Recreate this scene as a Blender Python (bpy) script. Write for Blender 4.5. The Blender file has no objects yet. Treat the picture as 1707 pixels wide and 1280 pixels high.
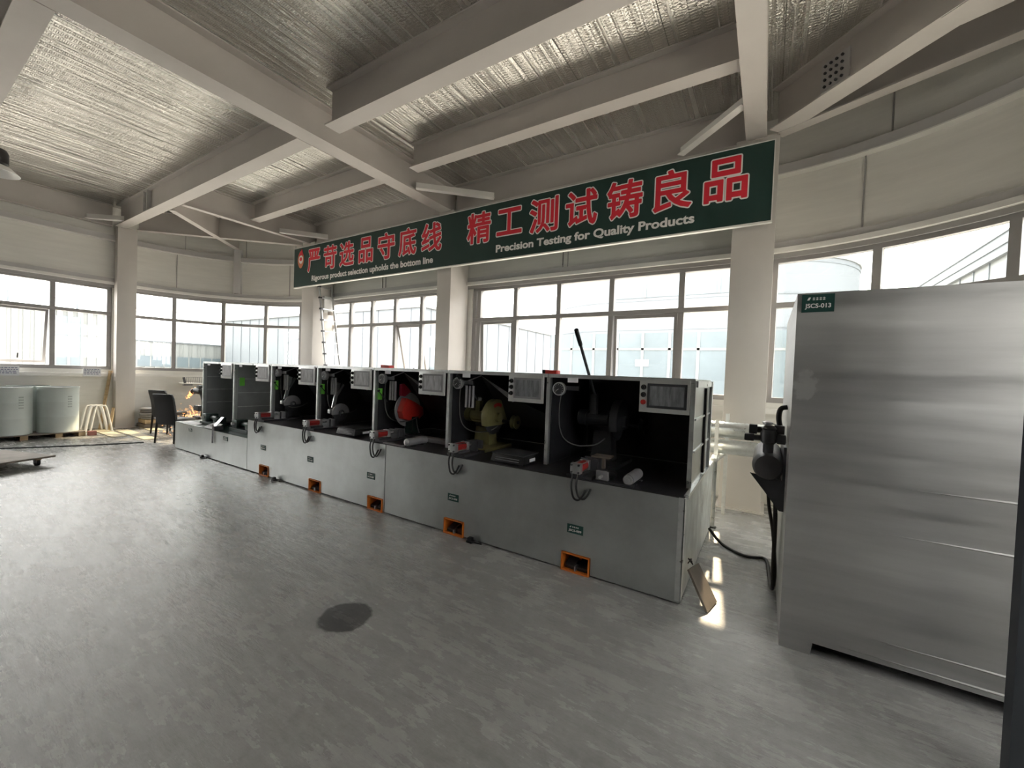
import bpy, math, random
from mathutils import Vector, Matrix
random.seed(7)
PI = math.pi
scene = bpy.context.scene
col = scene.collection

# ------------------------------------------------------------------ camera
cam_d = bpy.data.cameras.new('camera')
cam = bpy.data.objects.new('camera', cam_d); col.objects.link(cam)
yaw, pitch, roll, fpx = -0.55751, -0.02447, 0.03808, 679.66
fw = Vector((math.sin(yaw)*math.cos(pitch), math.cos(yaw)*math.cos(pitch), math.sin(pitch)))
r0 = Vector((math.cos(yaw), -math.sin(yaw), 0)); u0 = r0.cross(fw)
rr = r0*math.cos(roll) + u0*math.sin(roll); uu = rr.cross(fw)
M = Matrix((rr, uu, -fw)).transposed().to_4x4(); M.translation = Vector((0, 0, 1.6))
cam.matrix_world = M
cam_d.sensor_fit = 'HORIZONTAL'; cam_d.sensor_width = 36.0
cam_d.lens = fpx/1707*36.0
cam_d.clip_start = 0.05; cam_d.clip_end = 600
scene.camera = cam

# ------------------------------------------------------------------ world, sun, exposure
world = bpy.data.worlds.new('overcast_sky'); scene.world = world
world.use_nodes = True
bg = world.node_tree.nodes['Background']
bg.inputs['Color'].default_value = (1.0, 0.975, 0.945, 1)
bg.inputs['Strength'].default_value = 10.5
sun_d = bpy.data.lights.new('sun', 'SUN'); sun_d.energy = 12.0; sun_d.angle = math.radians(1.2)
sun_d.color = (1.0, 0.80, 0.54)
sun = bpy.data.objects.new('sun', sun_d); col.objects.link(sun)
SUN_DIR = Vector((-0.078, 0.82, 0.743)).normalized()       # towards the sun
sun.rotation_euler = SUN_DIR.to_track_quat('Z', 'Y').to_euler()
sun.location = (0, 30, 25)
scene.view_settings.view_transform = 'Standard'
scene.view_settings.look = 'None'
scene.view_settings.exposure = 0.16
scene.view_settings.gamma = 1.0
scene.view_settings.use_curve_mapping = False
try:
    scene.cycles.use_denoising = True
    scene.cycles.max_bounces = 10; scene.cycles.diffuse_bounces = 6
    scene.cycles.glossy_bounces = 5; scene.cycles.transparent_max_bounces = 12
    scene.cycles.sample_clamp_indirect = 6.0
    scene.cycles.caustics_reflective = True; scene.cycles.caustics_refractive = False
except Exception:
    pass

# ------------------------------------------------------------------ materials
MATS = {}
def mat(name, color=(.5, .5, .5), rough=.5, metal=0.0, var=0.0, vscale=4.0, bump=0.0, bscale=30.0,
        stretch=(1, 1, 1), rvar=0.0, emit=None, spec=None, coat=0.0):
    m = bpy.data.materials.new(name); m.use_nodes = True
    nt = m.node_tree; N = nt.nodes; L = nt.links
    b = N['Principled BSDF']
    b.inputs['Base Color'].default_value = (*color, 1)
    b.inputs['Roughness'].default_value = rough
    b.inputs['Metallic'].default_value = metal
    if spec is not None: b.inputs['Specular IOR Level'].default_value = spec
    if coat: b.inputs['Coat Weight'].default_value = coat
    if var or bump or rvar:
        tc = N.new('ShaderNodeTexCoord'); mp = N.new('ShaderNodeMapping')
        mp.inputs['Scale'].default_value = stretch
        L.new(tc.outputs['Object'], mp.inputs['Vector'])
        nz = N.new('ShaderNodeTexNoise'); nz.inputs['Scale'].default_value = vscale
        nz.inputs['Detail'].default_value = 6; nz.inputs['Roughness'].default_value = .6
        L.new(mp.outputs['Vector'], nz.inputs['Vector'])
        if var:
            mr = N.new('ShaderNodeMapRange')
            mr.inputs['From Min'].default_value = .3; mr.inputs['From Max'].default_value = .7
            mr.inputs['To Min'].default_value = 1-var; mr.inputs['To Max'].default_value = 1+var
            L.new(nz.outputs['Fac'], mr.inputs['Value'])
            mx = N.new('ShaderNodeVectorMath'); mx.operation = 'SCALE'
            mx.inputs[0].default_value = color
            L.new(mr.outputs['Result'], mx.inputs['Scale'])
            L.new(mx.outputs['Vector'], b.inputs['Base Color'])
        if rvar:
            mr2 = N.new('ShaderNodeMapRange')
            mr2.inputs['From Min'].default_value = .3; mr2.inputs['From Max'].default_value = .7
            mr2.inputs['To Min'].default_value = max(.02, rough-rvar); mr2.inputs['To Max'].default_value = min(1, rough+rvar)
            L.new(nz.outputs['Fac'], mr2.inputs['Value']); L.new(mr2.outputs['Result'], b.inputs['Roughness'])
        if bump:
            nb = N.new('ShaderNodeTexNoise'); nb.inputs['Scale'].default_value = bscale; nb.inputs['Detail'].default_value = 4
            L.new(mp.outputs['Vector'], nb.inputs['Vector'])
            bp = N.new('ShaderNodeBump'); bp.inputs['Strength'].default_value = bump; bp.inputs['Distance'].default_value = .01
            L.new(nb.outputs['Fac'], bp.inputs['Height']); L.new(bp.outputs['Normal'], b.inputs['Normal'])
    if emit:
        b.inputs['Emission Color'].default_value = (*emit[0], 1); b.inputs['Emission Strength'].default_value = emit[1]
    MATS[name] = m
    return m

STEEL = mat('painted_steel', (.50, .47, .445), .55, 0, .06, 1.2)
COLUMN = mat('column_paint', (.58, .55, .52), .5, 0, .06, 1.0)
PANEL = mat('sandwich_panel', (.74, .73, .69), .55, 0, .05, 1.6, .12, 6, (1, 1, 9))
DARKW = mat('unlit_hall_dark', (.045, .045, .044), .7, 0, .1, 1)  # dark colour stands in for an unlit hall behind the camera
TRIMW = mat('trim_paint', (.78, .77, .74), .5, 0, .05, 2)
GIRT = mat('girt_paint', (.52, .51, .505), .55, 0, .06, 2)
FRAME = mat('window_frame_alu', (.32, .31, .305), .45, 0, .05, 3)
GALV = mat('galvanised_sheet', (.56, .585, .58), .36, .9, .14, 2.2, .10, 3.0, (1, 1, 1), .08)
GALV_DULL = mat('galvanised_dull', (.60, .63, .62), .45, .75, .25, 9, .12, 14, (1, 1, .6), .1)
TRIMZ = mat('zinc_trim', (.74, .76, .76), .35, .8, .12, 12, 0, 1, (1, 1, 1), .1)
STAIN = mat('brushed_sheet', (.50, .50, .49), .46, .85, .16, 1.6, .10, 2.2, (.5, .5, 5), .1)
RUBBER = mat('black_rubber', (.027, .027, .031), .36, 0, .3, 6, .25, 9)
DGREY = mat('dark_grey_sheet', (.34, .355, .36), .42, .35, .2, 2, .12, 5)
BLACK = mat('black_plastic', (.010, .010, .011), .5)
HOSEG = mat('grey_rubber', (.10, .10, .10), .5)
BLACKM = mat('black_iron', (.062, .064, .070), .40, .3, .2, 8)
DKGREEN = mat('dark_green_enamel', (.006, .028, .022), .35)
OLIVE = mat('olive_enamel', (.20, .19, .085), .38, .1, .15, 6)
RED = mat('red_enamel', (.45, .022, .016), .4, 0, .1, 8)
PINK = mat('crimson_plate', (.36, .02, .05), .45)
REDCYL = mat('red_cylinder', (.30, .022, .022), .38)
ORANGE = mat('orange_steel', (.56, .15, .02), .45, 0, .08, 8)
GREEN = mat('lime_plastic', (.16, .62, .06), .45)
GREYP = mat('grey_cast', (.30, .30, .31), .45, .3, .12, 10)
SILVER = mat('silver_metal', (.62, .63, .64), .33, .85, .08, 12)
PANELW = mat('control_panel_steel', (.66, .67, .66), .38, .55, .08, 10)
SCREEN = mat('film_covered_screen', (.20, .21, .22), .28, 0, .45, 14, .5, 22, (3, 1, .5))
SCREENL = mat('pale_film_screen', (.46, .46, .48), .35, 0, .40, 16, .5, 22, (4, 1, .4))
WHITEP = mat('white_plastic', (.78, .78, .77), .5)
PAPER = mat('white_paper', (.80, .81, .84), .7)
INK = mat('printed_ink', (.20, .21, .32), .7)
DRUM = mat('drum_paint', (.56, .61, .585), .42, .1, .05, 3)
WOOD = mat('raw_timber', (.46, .34, .20), .7, 0, .2, 6, .1, 20, (1, 1, 6))
PLY = mat('plywood_sheet', (.50, .45, .33), .55, 0, .15, 3)
OLDWOOD = mat('weathered_board', (.20, .17, .14), .7, 0, .2, 6)
LEATHER = mat('black_leatherette', (.005, .005, .006), .6)
SIGNG = mat('sign_green', (.010, .040, .034), .55)
SIGNR = mat('sign_red', (.74, .022, .045), .5)
SIGNW = mat('sign_white', (.90, .88, .86), .5)
SIGNO = mat('emblem_orange', (.60, .20, .10), .5)
LABELG = mat('label_green', (.008, .055, .045), .5)
DUCT = mat('foil_duct', (.74, .77, .76), .36, .85, .10, 20, .2, 30, (1, 1, 1), .1)
TANK = mat('tank_grey', (.07, .068, .072), .42, .2)
SPARK = mat('glowing_sparks', (1, .45, .12), .5, emit=((1.0, .46, .17), 1.6))
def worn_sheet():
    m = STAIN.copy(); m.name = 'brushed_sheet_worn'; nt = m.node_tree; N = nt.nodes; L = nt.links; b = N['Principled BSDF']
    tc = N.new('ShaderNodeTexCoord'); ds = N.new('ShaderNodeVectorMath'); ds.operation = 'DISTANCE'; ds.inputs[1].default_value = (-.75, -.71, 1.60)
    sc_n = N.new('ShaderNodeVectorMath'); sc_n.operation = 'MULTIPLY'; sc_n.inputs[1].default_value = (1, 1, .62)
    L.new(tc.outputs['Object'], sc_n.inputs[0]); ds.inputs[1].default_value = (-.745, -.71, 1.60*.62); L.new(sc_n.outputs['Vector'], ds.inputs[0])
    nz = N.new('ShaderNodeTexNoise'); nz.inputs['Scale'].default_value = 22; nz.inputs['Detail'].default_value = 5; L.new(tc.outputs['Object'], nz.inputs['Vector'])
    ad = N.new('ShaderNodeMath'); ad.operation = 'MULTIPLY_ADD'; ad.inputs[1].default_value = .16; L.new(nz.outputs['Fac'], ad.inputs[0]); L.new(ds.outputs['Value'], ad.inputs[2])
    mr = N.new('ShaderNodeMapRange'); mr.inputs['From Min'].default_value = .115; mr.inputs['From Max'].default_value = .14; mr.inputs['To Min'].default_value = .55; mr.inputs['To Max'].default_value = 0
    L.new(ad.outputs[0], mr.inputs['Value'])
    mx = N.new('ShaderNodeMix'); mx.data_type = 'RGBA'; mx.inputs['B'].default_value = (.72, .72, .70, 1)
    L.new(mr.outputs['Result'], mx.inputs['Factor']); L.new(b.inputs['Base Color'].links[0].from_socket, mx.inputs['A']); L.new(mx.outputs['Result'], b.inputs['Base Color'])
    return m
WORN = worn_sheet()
BWALL = mat('pale_cladding', (.135, .15, .166), .6, 0, .05, .2)
BWALLW = mat('white_cladding', (.17, .18, .178), .6, 0, .05, .2)
BLINE = mat('cladding_joint', (.11, .125, .14), .6)
BWIN = mat('far_window_glass', (.095, .12, .135), .3, 0, .15, .6)
BGROUND = mat('yard_concrete', (.46, .445, .42), .8, 0, .1, .3)
ROOFTOP = mat('roof_sheet', (.4, .4, .4), .6)

def foil_material():
    m = bpy.data.materials.new('embossed_foil'); m.use_nodes = True
    nt = m.node_tree; N = nt.nodes; L = nt.links; b = N['Principled BSDF']
    b.inputs['Metallic'].default_value = .92
    tc = N.new('ShaderNodeTexCoord'); sp = N.new('ShaderNodeSeparateXYZ')
    L.new(tc.outputs['Object'], sp.inputs['Vector'])
    def mth(op, a, c=None, clamp=False):
        n = N.new('ShaderNodeMath'); n.operation = op; n.use_clamp = clamp
        for i, v in enumerate((a, c)):
            if v is None: continue
            if isinstance(v, (int, float)): n.inputs[i].default_value = v
            else: L.new(v, n.inputs[i])
        return n.outputs[0]
    X, Y = sp.outputs['X'], sp.outputs['Y']
    wob = N.new('ShaderNodeTexNoise'); wob.inputs['Scale'].default_value = 1.1; wob.inputs['Detail'].default_value = 3
    L.new(tc.outputs['Object'], wob.inputs['Vector'])
    Xw = mth('ADD', X, mth('MULTIPLY', wob.outputs['Fac'], .05))
    # ladder rungs inside strips that run along Y
    strip = mth('SINE', mth('MULTIPLY', Xw, 2*PI/.125))
    smask = mth('MULTIPLY', mth('ADD', strip, .45), 2.2, True)
    rung = mth('MULTIPLY', mth('ADD', mth('SINE', mth('MULTIPLY', Y, 2*PI/.034)), .2), 1.6, True)
    seam = mth('SUBTRACT', 1.0, mth('MULTIPLY', mth('ABSOLUTE', mth('SINE', mth('MULTIPLY', X, PI/1.02))), 70, True))
    h = mth('SUBTRACT', mth('MULTIPLY', smask, rung), mth('MULTIPLY', seam, .8))
    crk = N.new('ShaderNodeTexNoise'); crk.inputs['Scale'].default_value = 38; crk.inputs['Detail'].default_value = 3
    L.new(tc.outputs['Object'], crk.inputs['Vector'])
    h2 = mth('ADD', h, mth('MULTIPLY', crk.outputs['Fac'], .9))
    bp = N.new('ShaderNodeBump'); bp.inputs['Strength'].default_value = .9; bp.inputs['Distance'].default_value = .010
    L.new(h2, bp.inputs['Height'])
    # sagging waves
    mp = N.new('ShaderNodeMapping'); mp.inputs['Scale'].default_value = (1.0, .25, 1)
    L.new(tc.outputs['Object'], mp.inputs['Vector'])
    wv = N.new('ShaderNodeTexNoise'); wv.inputs['Scale'].default_value = 2.3; wv.inputs['Detail'].default_value = 2
    L.new(mp.outputs['Vector'], wv.inputs['Vector'])
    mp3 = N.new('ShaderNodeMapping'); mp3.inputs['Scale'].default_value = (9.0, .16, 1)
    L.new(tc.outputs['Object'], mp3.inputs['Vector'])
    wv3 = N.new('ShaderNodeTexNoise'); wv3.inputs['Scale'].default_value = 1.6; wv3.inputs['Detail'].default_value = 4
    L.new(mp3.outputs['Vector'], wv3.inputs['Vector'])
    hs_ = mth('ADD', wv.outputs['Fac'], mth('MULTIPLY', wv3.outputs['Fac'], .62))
    bp2 = N.new('ShaderNodeBump'); bp2.inputs['Strength'].default_value = .7; bp2.inputs['Distance'].default_value = .10
    L.new(hs_, bp2.inputs['Height']); L.new(bp2.outputs['Normal'], bp.inputs['Normal'])
    L.new(bp.outputs['Normal'], b.inputs['Normal'])
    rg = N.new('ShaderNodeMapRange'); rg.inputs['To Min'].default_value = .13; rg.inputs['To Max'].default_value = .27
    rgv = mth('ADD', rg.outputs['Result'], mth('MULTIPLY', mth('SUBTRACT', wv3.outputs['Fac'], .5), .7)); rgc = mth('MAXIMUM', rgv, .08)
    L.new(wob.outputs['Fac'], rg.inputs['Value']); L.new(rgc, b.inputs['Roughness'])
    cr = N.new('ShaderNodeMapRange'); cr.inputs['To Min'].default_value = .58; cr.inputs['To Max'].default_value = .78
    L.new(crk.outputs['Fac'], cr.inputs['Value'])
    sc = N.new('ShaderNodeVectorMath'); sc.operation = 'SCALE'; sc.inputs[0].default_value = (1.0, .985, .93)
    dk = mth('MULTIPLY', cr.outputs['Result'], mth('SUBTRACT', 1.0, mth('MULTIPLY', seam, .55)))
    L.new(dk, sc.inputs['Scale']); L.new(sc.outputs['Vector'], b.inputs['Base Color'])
    return m
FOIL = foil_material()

def floor_material():
    m = bpy.data.materials.new('polished_concrete'); m.use_nodes = True
    nt = m.node_tree; N = nt.nodes; L = nt.links; b = N['Principled BSDF']
    tc = N.new('ShaderNodeTexCoord')
    def noise(s, d=6, rgh=.6, vec=None, st=None):
        n = N.new('ShaderNodeTexNoise'); n.inputs['Scale'].default_value = s; n.inputs['Detail'].default_value = d
        n.inputs['Roughness'].default_value = rgh
        src = tc.outputs['Object']
        if st:
            mp = N.new('ShaderNodeMapping'); mp.inputs['Scale'].default_value = st[0]; mp.inputs['Rotation'].default_value = (0, 0, st[1])
            L.new(src, mp.inputs['Vector']); src = mp.outputs['Vector']
        L.new(src, n.inputs['Vector']); return n.outputs['Fac']
    def mr(v, a, c, d, e):
        n = N.new('ShaderNodeMapRange'); L.new(v, n.inputs['Value'])
        for k, x in zip(('From Min', 'From Max', 'To Min', 'To Max'), (a, c, d, e)): n.inputs[k].default_value = x
        return n.outputs['Result']
    def mth(op, a, c):
        n = N.new('ShaderNodeMath'); n.operation = op
        for i, v in enumerate((a, c)):
            if isinstance(v, (int, float)): n.inputs[i].default_value = v
            else: L.new(v, n.inputs[i])
        return n.outputs[0]
    big = noise(.55, 5); mid = noise(3.2, 8, .65); fine = noise(26, 6, .7)
    streak = noise(2.2, 7, .7, None, ((1, 5, 1), .5)); scuff = noise(5.5, 8, .75, None, ((1, 4, 1), -.35))
    base = mth('MULTIPLY', mr(big, .3, .7, .92, 1.08), mr(mid, .3, .7, .92, 1.08))
    base = mth('MULTIPLY', base, mr(fine, .3, .7, .93, 1.07))
    base = mth('MULTIPLY', base, mr(streak, .35, .7, .92, 1.09)); base = mth('MULTIPLY', base, mr(scuff, .35, .7, .90, 1.12))
    # scratches and scuffs
    vo = N.new('ShaderNodeTexVoronoi'); vo.voronoi_dimensions = '2D'; vo.feature = 'DISTANCE_TO_EDGE'; vo.inputs['Scale'].default_value = .55
    dm = N.new('ShaderNodeVectorMath'); dm.operation = 'ADD'
    wn = N.new('ShaderNodeTexNoise'); wn.inputs['Scale'].default_value = 1.7; wn.inputs['Detail'].default_value = 2
    L.new(tc.outputs['Object'], wn.inputs['Vector'])
    ws2 = N.new('ShaderNodeVectorMath'); ws2.operation = 'SCALE'; ws2.inputs['Scale'].default_value = .25; L.new(wn.outputs['Color'], ws2.inputs[0])
    L.new(tc.outputs['Object'], dm.inputs[0]); L.new(ws2.outputs['Vector'], dm.inputs[1]); L.new(dm.outputs['Vector'], vo.inputs['Vector'])
    crack = mr(vo.outputs['Distance'], 0, .003, .93, 1.0)
    base = mth('MULTIPLY', base, crack)
    # round oil stain
    ds = N.new('ShaderNodeVectorMath'); ds.operation = 'DISTANCE'; ds.inputs[1].default_value = (-2.225, 1.655, 0)
    L.new(tc.outputs['Object'], ds.inputs[0])
    dist = mth('ADD', ds.outputs['Value'], mr(noise(9, 4), 0, 1, -.035, .035))
    stain = mr(dist, .150, .172, .26, 1.0)
    base = mth('MULTIPLY', base, stain)
    sc = N.new('ShaderNodeVectorMath'); sc.operation = 'SCALE'; sc.inputs[0].default_value = (.300, .300, .292)
    L.new(base, sc.inputs['Scale']); L.new(sc.outputs['Vector'], b.inputs['Base Color'])
    rg = mth('ADD', mr(mid, .3, .7, .21, .30), mr(streak, .35, .7, -.03, .06))
    L.new(rg, b.inputs['Roughness']); L.new(mth('MULTIPLY', mr(dist, .150, .172, .25, 1.0), .58), b.inputs['Specular IOR Level'])
    bp = N.new('ShaderNodeBump'); bp.inputs['Strength'].default_value = .55; bp.inputs['Distance'].default_value = .014
    hh = mth('ADD', mth('MULTIPLY', streak, .45), mth('MULTIPLY', mid, .25))
    hh = mth('ADD', hh, mth('ADD', mth('MULTIPLY', fine, .16), mth('MULTIPLY', scuff, .5)))
    L.new(hh, bp.inputs['Height']); L.new(bp.outputs['Normal'], b.inputs['Normal'])
    return m
FLOOR = floor_material()

def glass_material():
    m = bpy.data.materials.new('window_glass'); m.use_nodes = True
    nt = m.node_tree; N = nt.nodes; L = nt.links
    for n in list(N):
        if n.type == 'BSDF_PRINCIPLED': N.remove(n)
    out = [n for n in N if n.type == 'OUTPUT_MATERIAL'][0]
    tr = N.new('ShaderNodeBsdfTransparent'); tr.inputs['Color'].default_value = (.955, .96, .955, 1)
    gl = N.new('ShaderNodeBsdfGlossy'); gl.inputs['Roughness'].default_value = .03
    lw = N.new('ShaderNodeLayerWeight'); lw.inputs['Blend'].default_value = .5
    pw = N.new('ShaderNodeMath'); pw.operation = 'POWER'; pw.inputs[1].default_value = 5
    L.new(lw.outputs['Facing'], pw.inputs[0])
    ma = N.new('ShaderNodeMath'); ma.operation = 'MULTIPLY_ADD'; ma.inputs[1].default_value = .5; ma.inputs[2].default_value = .03
    L.new(pw.outputs[0], ma.inputs[0])
    mx = N.new('ShaderNodeMixShader')
    L.new(ma.outputs[0], mx.inputs[0]); L.new(tr.outputs[0], mx.inputs[1]); L.new(gl.outputs[0], mx.inputs[2])
    L.new(mx.outputs[0], out.inputs['Surface'])
    return m
GLASS = glass_material()

# ------------------------------------------------------------------ mesh helpers
ORG = {}
def kids_origin(parent):
    return ORG.get(parent.name, Vector((0, 0, 0))) if parent else Vector((0, 0, 0))
class MB:
    """collects shapes given in world metres, then links them as ONE mesh object"""
    def __init__(s, xf=None): s.v = []; s.f = []; s.xf = xf
    def add(s, vs, fs):
        o = len(s.v)
        for p in vs:
            p = Vector(p); s.v.append(s.xf @ p if s.xf else p)
        s.f += [tuple(o+i for i in f) for f in fs]; return s
    def box(s, x0, x1, y0, y1, z0, z1):
        x0, x1 = min(x0, x1), max(x0, x1); y0, y1 = min(y0, y1), max(y0, y1); z0, z1 = min(z0, z1), max(z0, z1)
        return s.add([(x0,y0,z0),(x1,y0,z0),(x1,y1,z0),(x0,y1,z0),(x0,y0,z1),(x1,y0,z1),(x1,y1,z1),(x0,y1,z1)],
                     [(0,3,2,1),(4,5,6,7),(0,1,5,4),(1,2,6,5),(2,3,7,6),(3,0,4,7)])
    def bar(s, a, b, w, h, up=(0, 0, 1)):
        """rectangular bar from a to b, w across, h along up"""
        a, b = Vector(a), Vector(b); d = (b-a).normalized(); up = Vector(up)
        sx = d.cross(up)
        if sx.length < 1e-5: sx = d.cross(Vector((1, 0, 0)))
        sx.normalize(); uz = sx.cross(d).normalized()
        vs = []
        for p in (a, b):
            for i, j in ((-1,-1),(1,-1),(1,1),(-1,1)): vs.append(p + sx*(w/2*i) + uz*(h/2*j))
        return s.add(vs, [(3,2,1,0),(4,5,6,7),(0,1,5,4),(1,2,6,5),(2,3,7,6),(3,0,4,7)])
    def cyl(s, a, b, r, n=20, r2=None, caps=True):
        a, b = Vector(a), Vector(b); r2 = r if r2 is None else r2
        d = (b-a).normalized(); t = Vector((0, 0, 1)) if abs(d.z) < .9 else Vector((1, 0, 0))
        u = d.cross(t).normalized(); w = d.cross(u)
        vs = []
        for p, q in ((a, r), (b, r2)):
            for i in range(n):
                t_ = 2*PI*i/n; vs.append(p + (u*math.cos(t_) + w*math.sin(t_))*q)
        fs = [(i, i+n, (i+1) % n+n, (i+1) % n) for i in range(n)]
        if caps: fs += [tuple(range(n)), tuple(reversed(range(n, 2*n)))]
        return s.add(vs, fs)
    def lathe(s, prof, origin=(0, 0, 0), axis='Z', n=28):
        vs = []; o = Vector(origin)
        for r, h in prof:
            for i in range(n):
                t = 2*PI*i/n; c, d = r*math.cos(t), r*math.sin(t)
                vs.append(o + Vector({'Z': (c, d, h), 'X': (h, c, d), 'Y': (d, h, c)}[axis]))
        fs = []
        for k in range(len(prof)-1):
            for i in range(n):
                fs.append((k*n+i, k*n+(i+1) % n, (k+1)*n+(i+1) % n, (k+1)*n+i))
        fs += [tuple(reversed(range(n))), tuple(range((len(prof)-1)*n, len(prof)*n))]
        return s.add(vs, fs)
    def tube(s, pts, r, n=10, smooth=True):
        pts = [Vector(p) for p in pts]
        if smooth and len(pts) > 2:
            q = []
            for i in range(len(pts)-1):
                p0, p1, p2, p3 = pts[max(i-1, 0)], pts[i], pts[i+1], pts[min(i+2, len(pts)-1)]
                for k in range(6):
                    t = k/6
                    q.append(.5*((2*p1)+(p2-p0)*t+(2*p0-5*p1+4*p2-p3)*t*t+(3*p1-p0-3*p2+p3)*t**3))
            q.append(pts[-1]); pts = q
        vs = []; u = None
        for i, p in enumerate(pts):
            d = (pts[min(i+1, len(pts)-1)]-pts[max(i-1, 0)]).normalized()
            if u is None:
                t = Vector((0, 0, 1)) if abs(d.z) < .9 else Vector((1, 0, 0)); u = d.cross(t).normalized()
            u = (u - d*u.dot(d)).normalized(); w = d.cross(u)
            for k in range(n):
                a = 2*PI*k/n; vs.append(p + (u*math.cos(a)+w*math.sin(a))*r)
        fs = []
        for i in range(len(pts)-1):
            for k in range(n):
                fs.append((i*n+k, i*n+(k+1) % n, (i+1)*n+(k+1) % n, (i+1)*n+k))
        fs += [tuple(reversed(range(n))), tuple(range((len(pts)-1)*n, len(pts)*n))]
        return s.add(vs, fs)
    def prism(s, poly, axis, a, b):
        """extrude a 2-D polygon along an axis; poly in the other two axes (XY for Z, XZ for Y, YZ for X)"""
        def P(p, t): return {'Z': (p[0], p[1], t), 'Y': (p[0], t, p[1]), 'X': (t, p[0], p[1])}[axis]
        n = len(poly); vs = [P(p, a) for p in poly]+[P(p, b) for p in poly]
        fs = [tuple(range(n)), tuple(reversed(range(n, 2*n)))]+[(i, i+n, (i+1) % n+n, (i+1) % n) for i in range(n)]
        return s.add(vs, fs)
    def slab(s, quad, t):
        """a thin sheet: polygon corners in space thickened by t along its normal"""
        q = [Vector(p) for p in quad]; nrm = (q[1]-q[0]).cross(q[2]-q[0]).normalized()*t
        n = len(q); vs = q+[p+nrm for p in q]
        fs = [tuple(reversed(range(n))), tuple(range(n, 2*n))]+[(i, (i+1) % n, (i+1) % n+n, i+n) for i in range(n)]
        return s.add(vs, fs)
    def arc(s, c, ra, rb, a0, a1, z0, z1, step=3.0):
        """curved wall segment between two radii (degrees)"""
        n = max(1, int(round(abs(a1-a0)/step)))
        vs = []
        for i in range(n+1):
            t = math.radians(a0+(a1-a0)*i/n)
            for r in (ra, rb):
                for z in (z0, z1): vs.append((c[0]+r*math.cos(t), c[1]+r*math.sin(t), z))
        fs = []
        for i in range(n):
            k = 4*i; j = k+4
            fs += [(k, k+1, j+1, j), (k+2, j+2, j+3, k+3), (k+1, k+3, j+3, j+1), (k, j, j+2, k+2)]
        fs += [(0, 2, 3, 1), (4*n, 4*n+1, 4*n+3, 4*n+2)]
        return s.add(vs, fs)
    def build(s, name, m, parent=None, bevel=0.0, smooth=True, origin=None):
        me = bpy.data.meshes.new(name)
        if parent is not None: o_ = kids_origin(parent)
        elif origin is not None: o_ = Vector(origin)
        else: o_ = Vector((0, 0, 0))
        me.from_pydata([tuple(p-o_) for p in s.v], [], s.f)
        me.validate(); me.update()
        import bmesh
        bm = bmesh.new(); bm.from_mesh(me); bmesh.ops.recalc_face_normals(bm, faces=bm.faces)
        if bevel:
            eg = [e for e in bm.edges if len(e.link_faces) == 2 and e.calc_face_angle(0) > .9]
            try: bmesh.ops.bevel(bm, geom=eg, offset=bevel, segments=2, affect='EDGES', profile=.6, clamp_overlap=True)
            except Exception: pass
        bm.to_mesh(me); bm.free()
        if smooth:
            me.polygons.foreach_set('use_smooth', [True]*len(me.polygons))
            me.set_sharp_from_angle(angle=math.radians(32))
        me.materials.append(m)
        o = bpy.data.objects.new(name, me); col.objects.link(o)
        if parent is not None: o.parent = parent
        else: o.location = o_
        ORG[o.name] = o_
        return o

def tag(o, label=None, cat=None, group=None, kind=None):
    if label: o['label'] = label
    if cat: o['category'] = cat
    if group: o['group'] = group
    if kind: o['kind'] = kind
    return o
def thing(name, loc, label, cat, group=None, kind=None):
    o = bpy.data.objects.new(name, None); col.objects.link(o); o.empty_display_size = .1
    o.location = loc; ORG[o.name] = Vector(loc)
    return tag(o, label, cat, group, kind)
def copy_tree(o, parent=None):
    c = o.copy(); col.objects.link(c)
    if parent is not None: c.parent = parent
    ORG[c.name] = ORG.get(o.name, Vector((0, 0, 0)))
    for ch in list(o.children): copy_tree(ch, c)
    return c
def place(proto, loc, label, used=[]):
    if proto.name in used: o = copy_tree(proto)
    else: used.append(proto.name); o = proto
    o.location = loc
    if label: o['label'] = label
    return o
def text_mesh(txt, offset=0.0, extrude=0.0, align='LEFT'):
    cu = bpy.data.curves.new('lettering', 'FONT'); cu.body = txt; cu.size = 1.0
    cu.offset = offset; cu.extrude = extrude; cu.align_x = align; cu.resolution_u = 4
    ob = bpy.data.objects.new('lettering', cu); col.objects.link(ob)
    dg = bpy.context.evaluated_depsgraph_get(); dg.update()
    me = bpy.data.meshes.new_from_object(ob.evaluated_get(dg))
    bpy.data.objects.remove(ob); bpy.data.curves.remove(cu)
    return me
def text_on(name, txt, x0, x1, z0, z1, y, m, parent, offset=0.0, thick=.002, ref=None):
    """lettering on a plane facing -Y: fitted to the box x0..x1, z0..z1; ref = mesh bounds to fit with"""
    me = text_mesh(txt, offset, 0.0)
    co = [v.co for v in me.vertices]
    b = (min(c.x for c in co), max(c.x for c in co), min(c.y for c in co), max(c.y for c in co))
    r = ref or b
    sx = (x1-x0)/(r[1]-r[0]); sz = (z1-z0)/(r[3]-r[2])
    mb = MB()
    vs = [(x0+(c.x-r[0])*sx, y, z0+(c.y-r[2])*sz) for c in co]
    mb.add(vs, [tuple(p.vertices) for p in me.polygons])
    o = mb.build(name, m, parent, smooth=False)
    bpy.data.meshes.remove(me)
    md = o.modifiers.new('solid', 'SOLIDIFY'); md.thickness = thick; md.offset = 0
    return o, b

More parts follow.
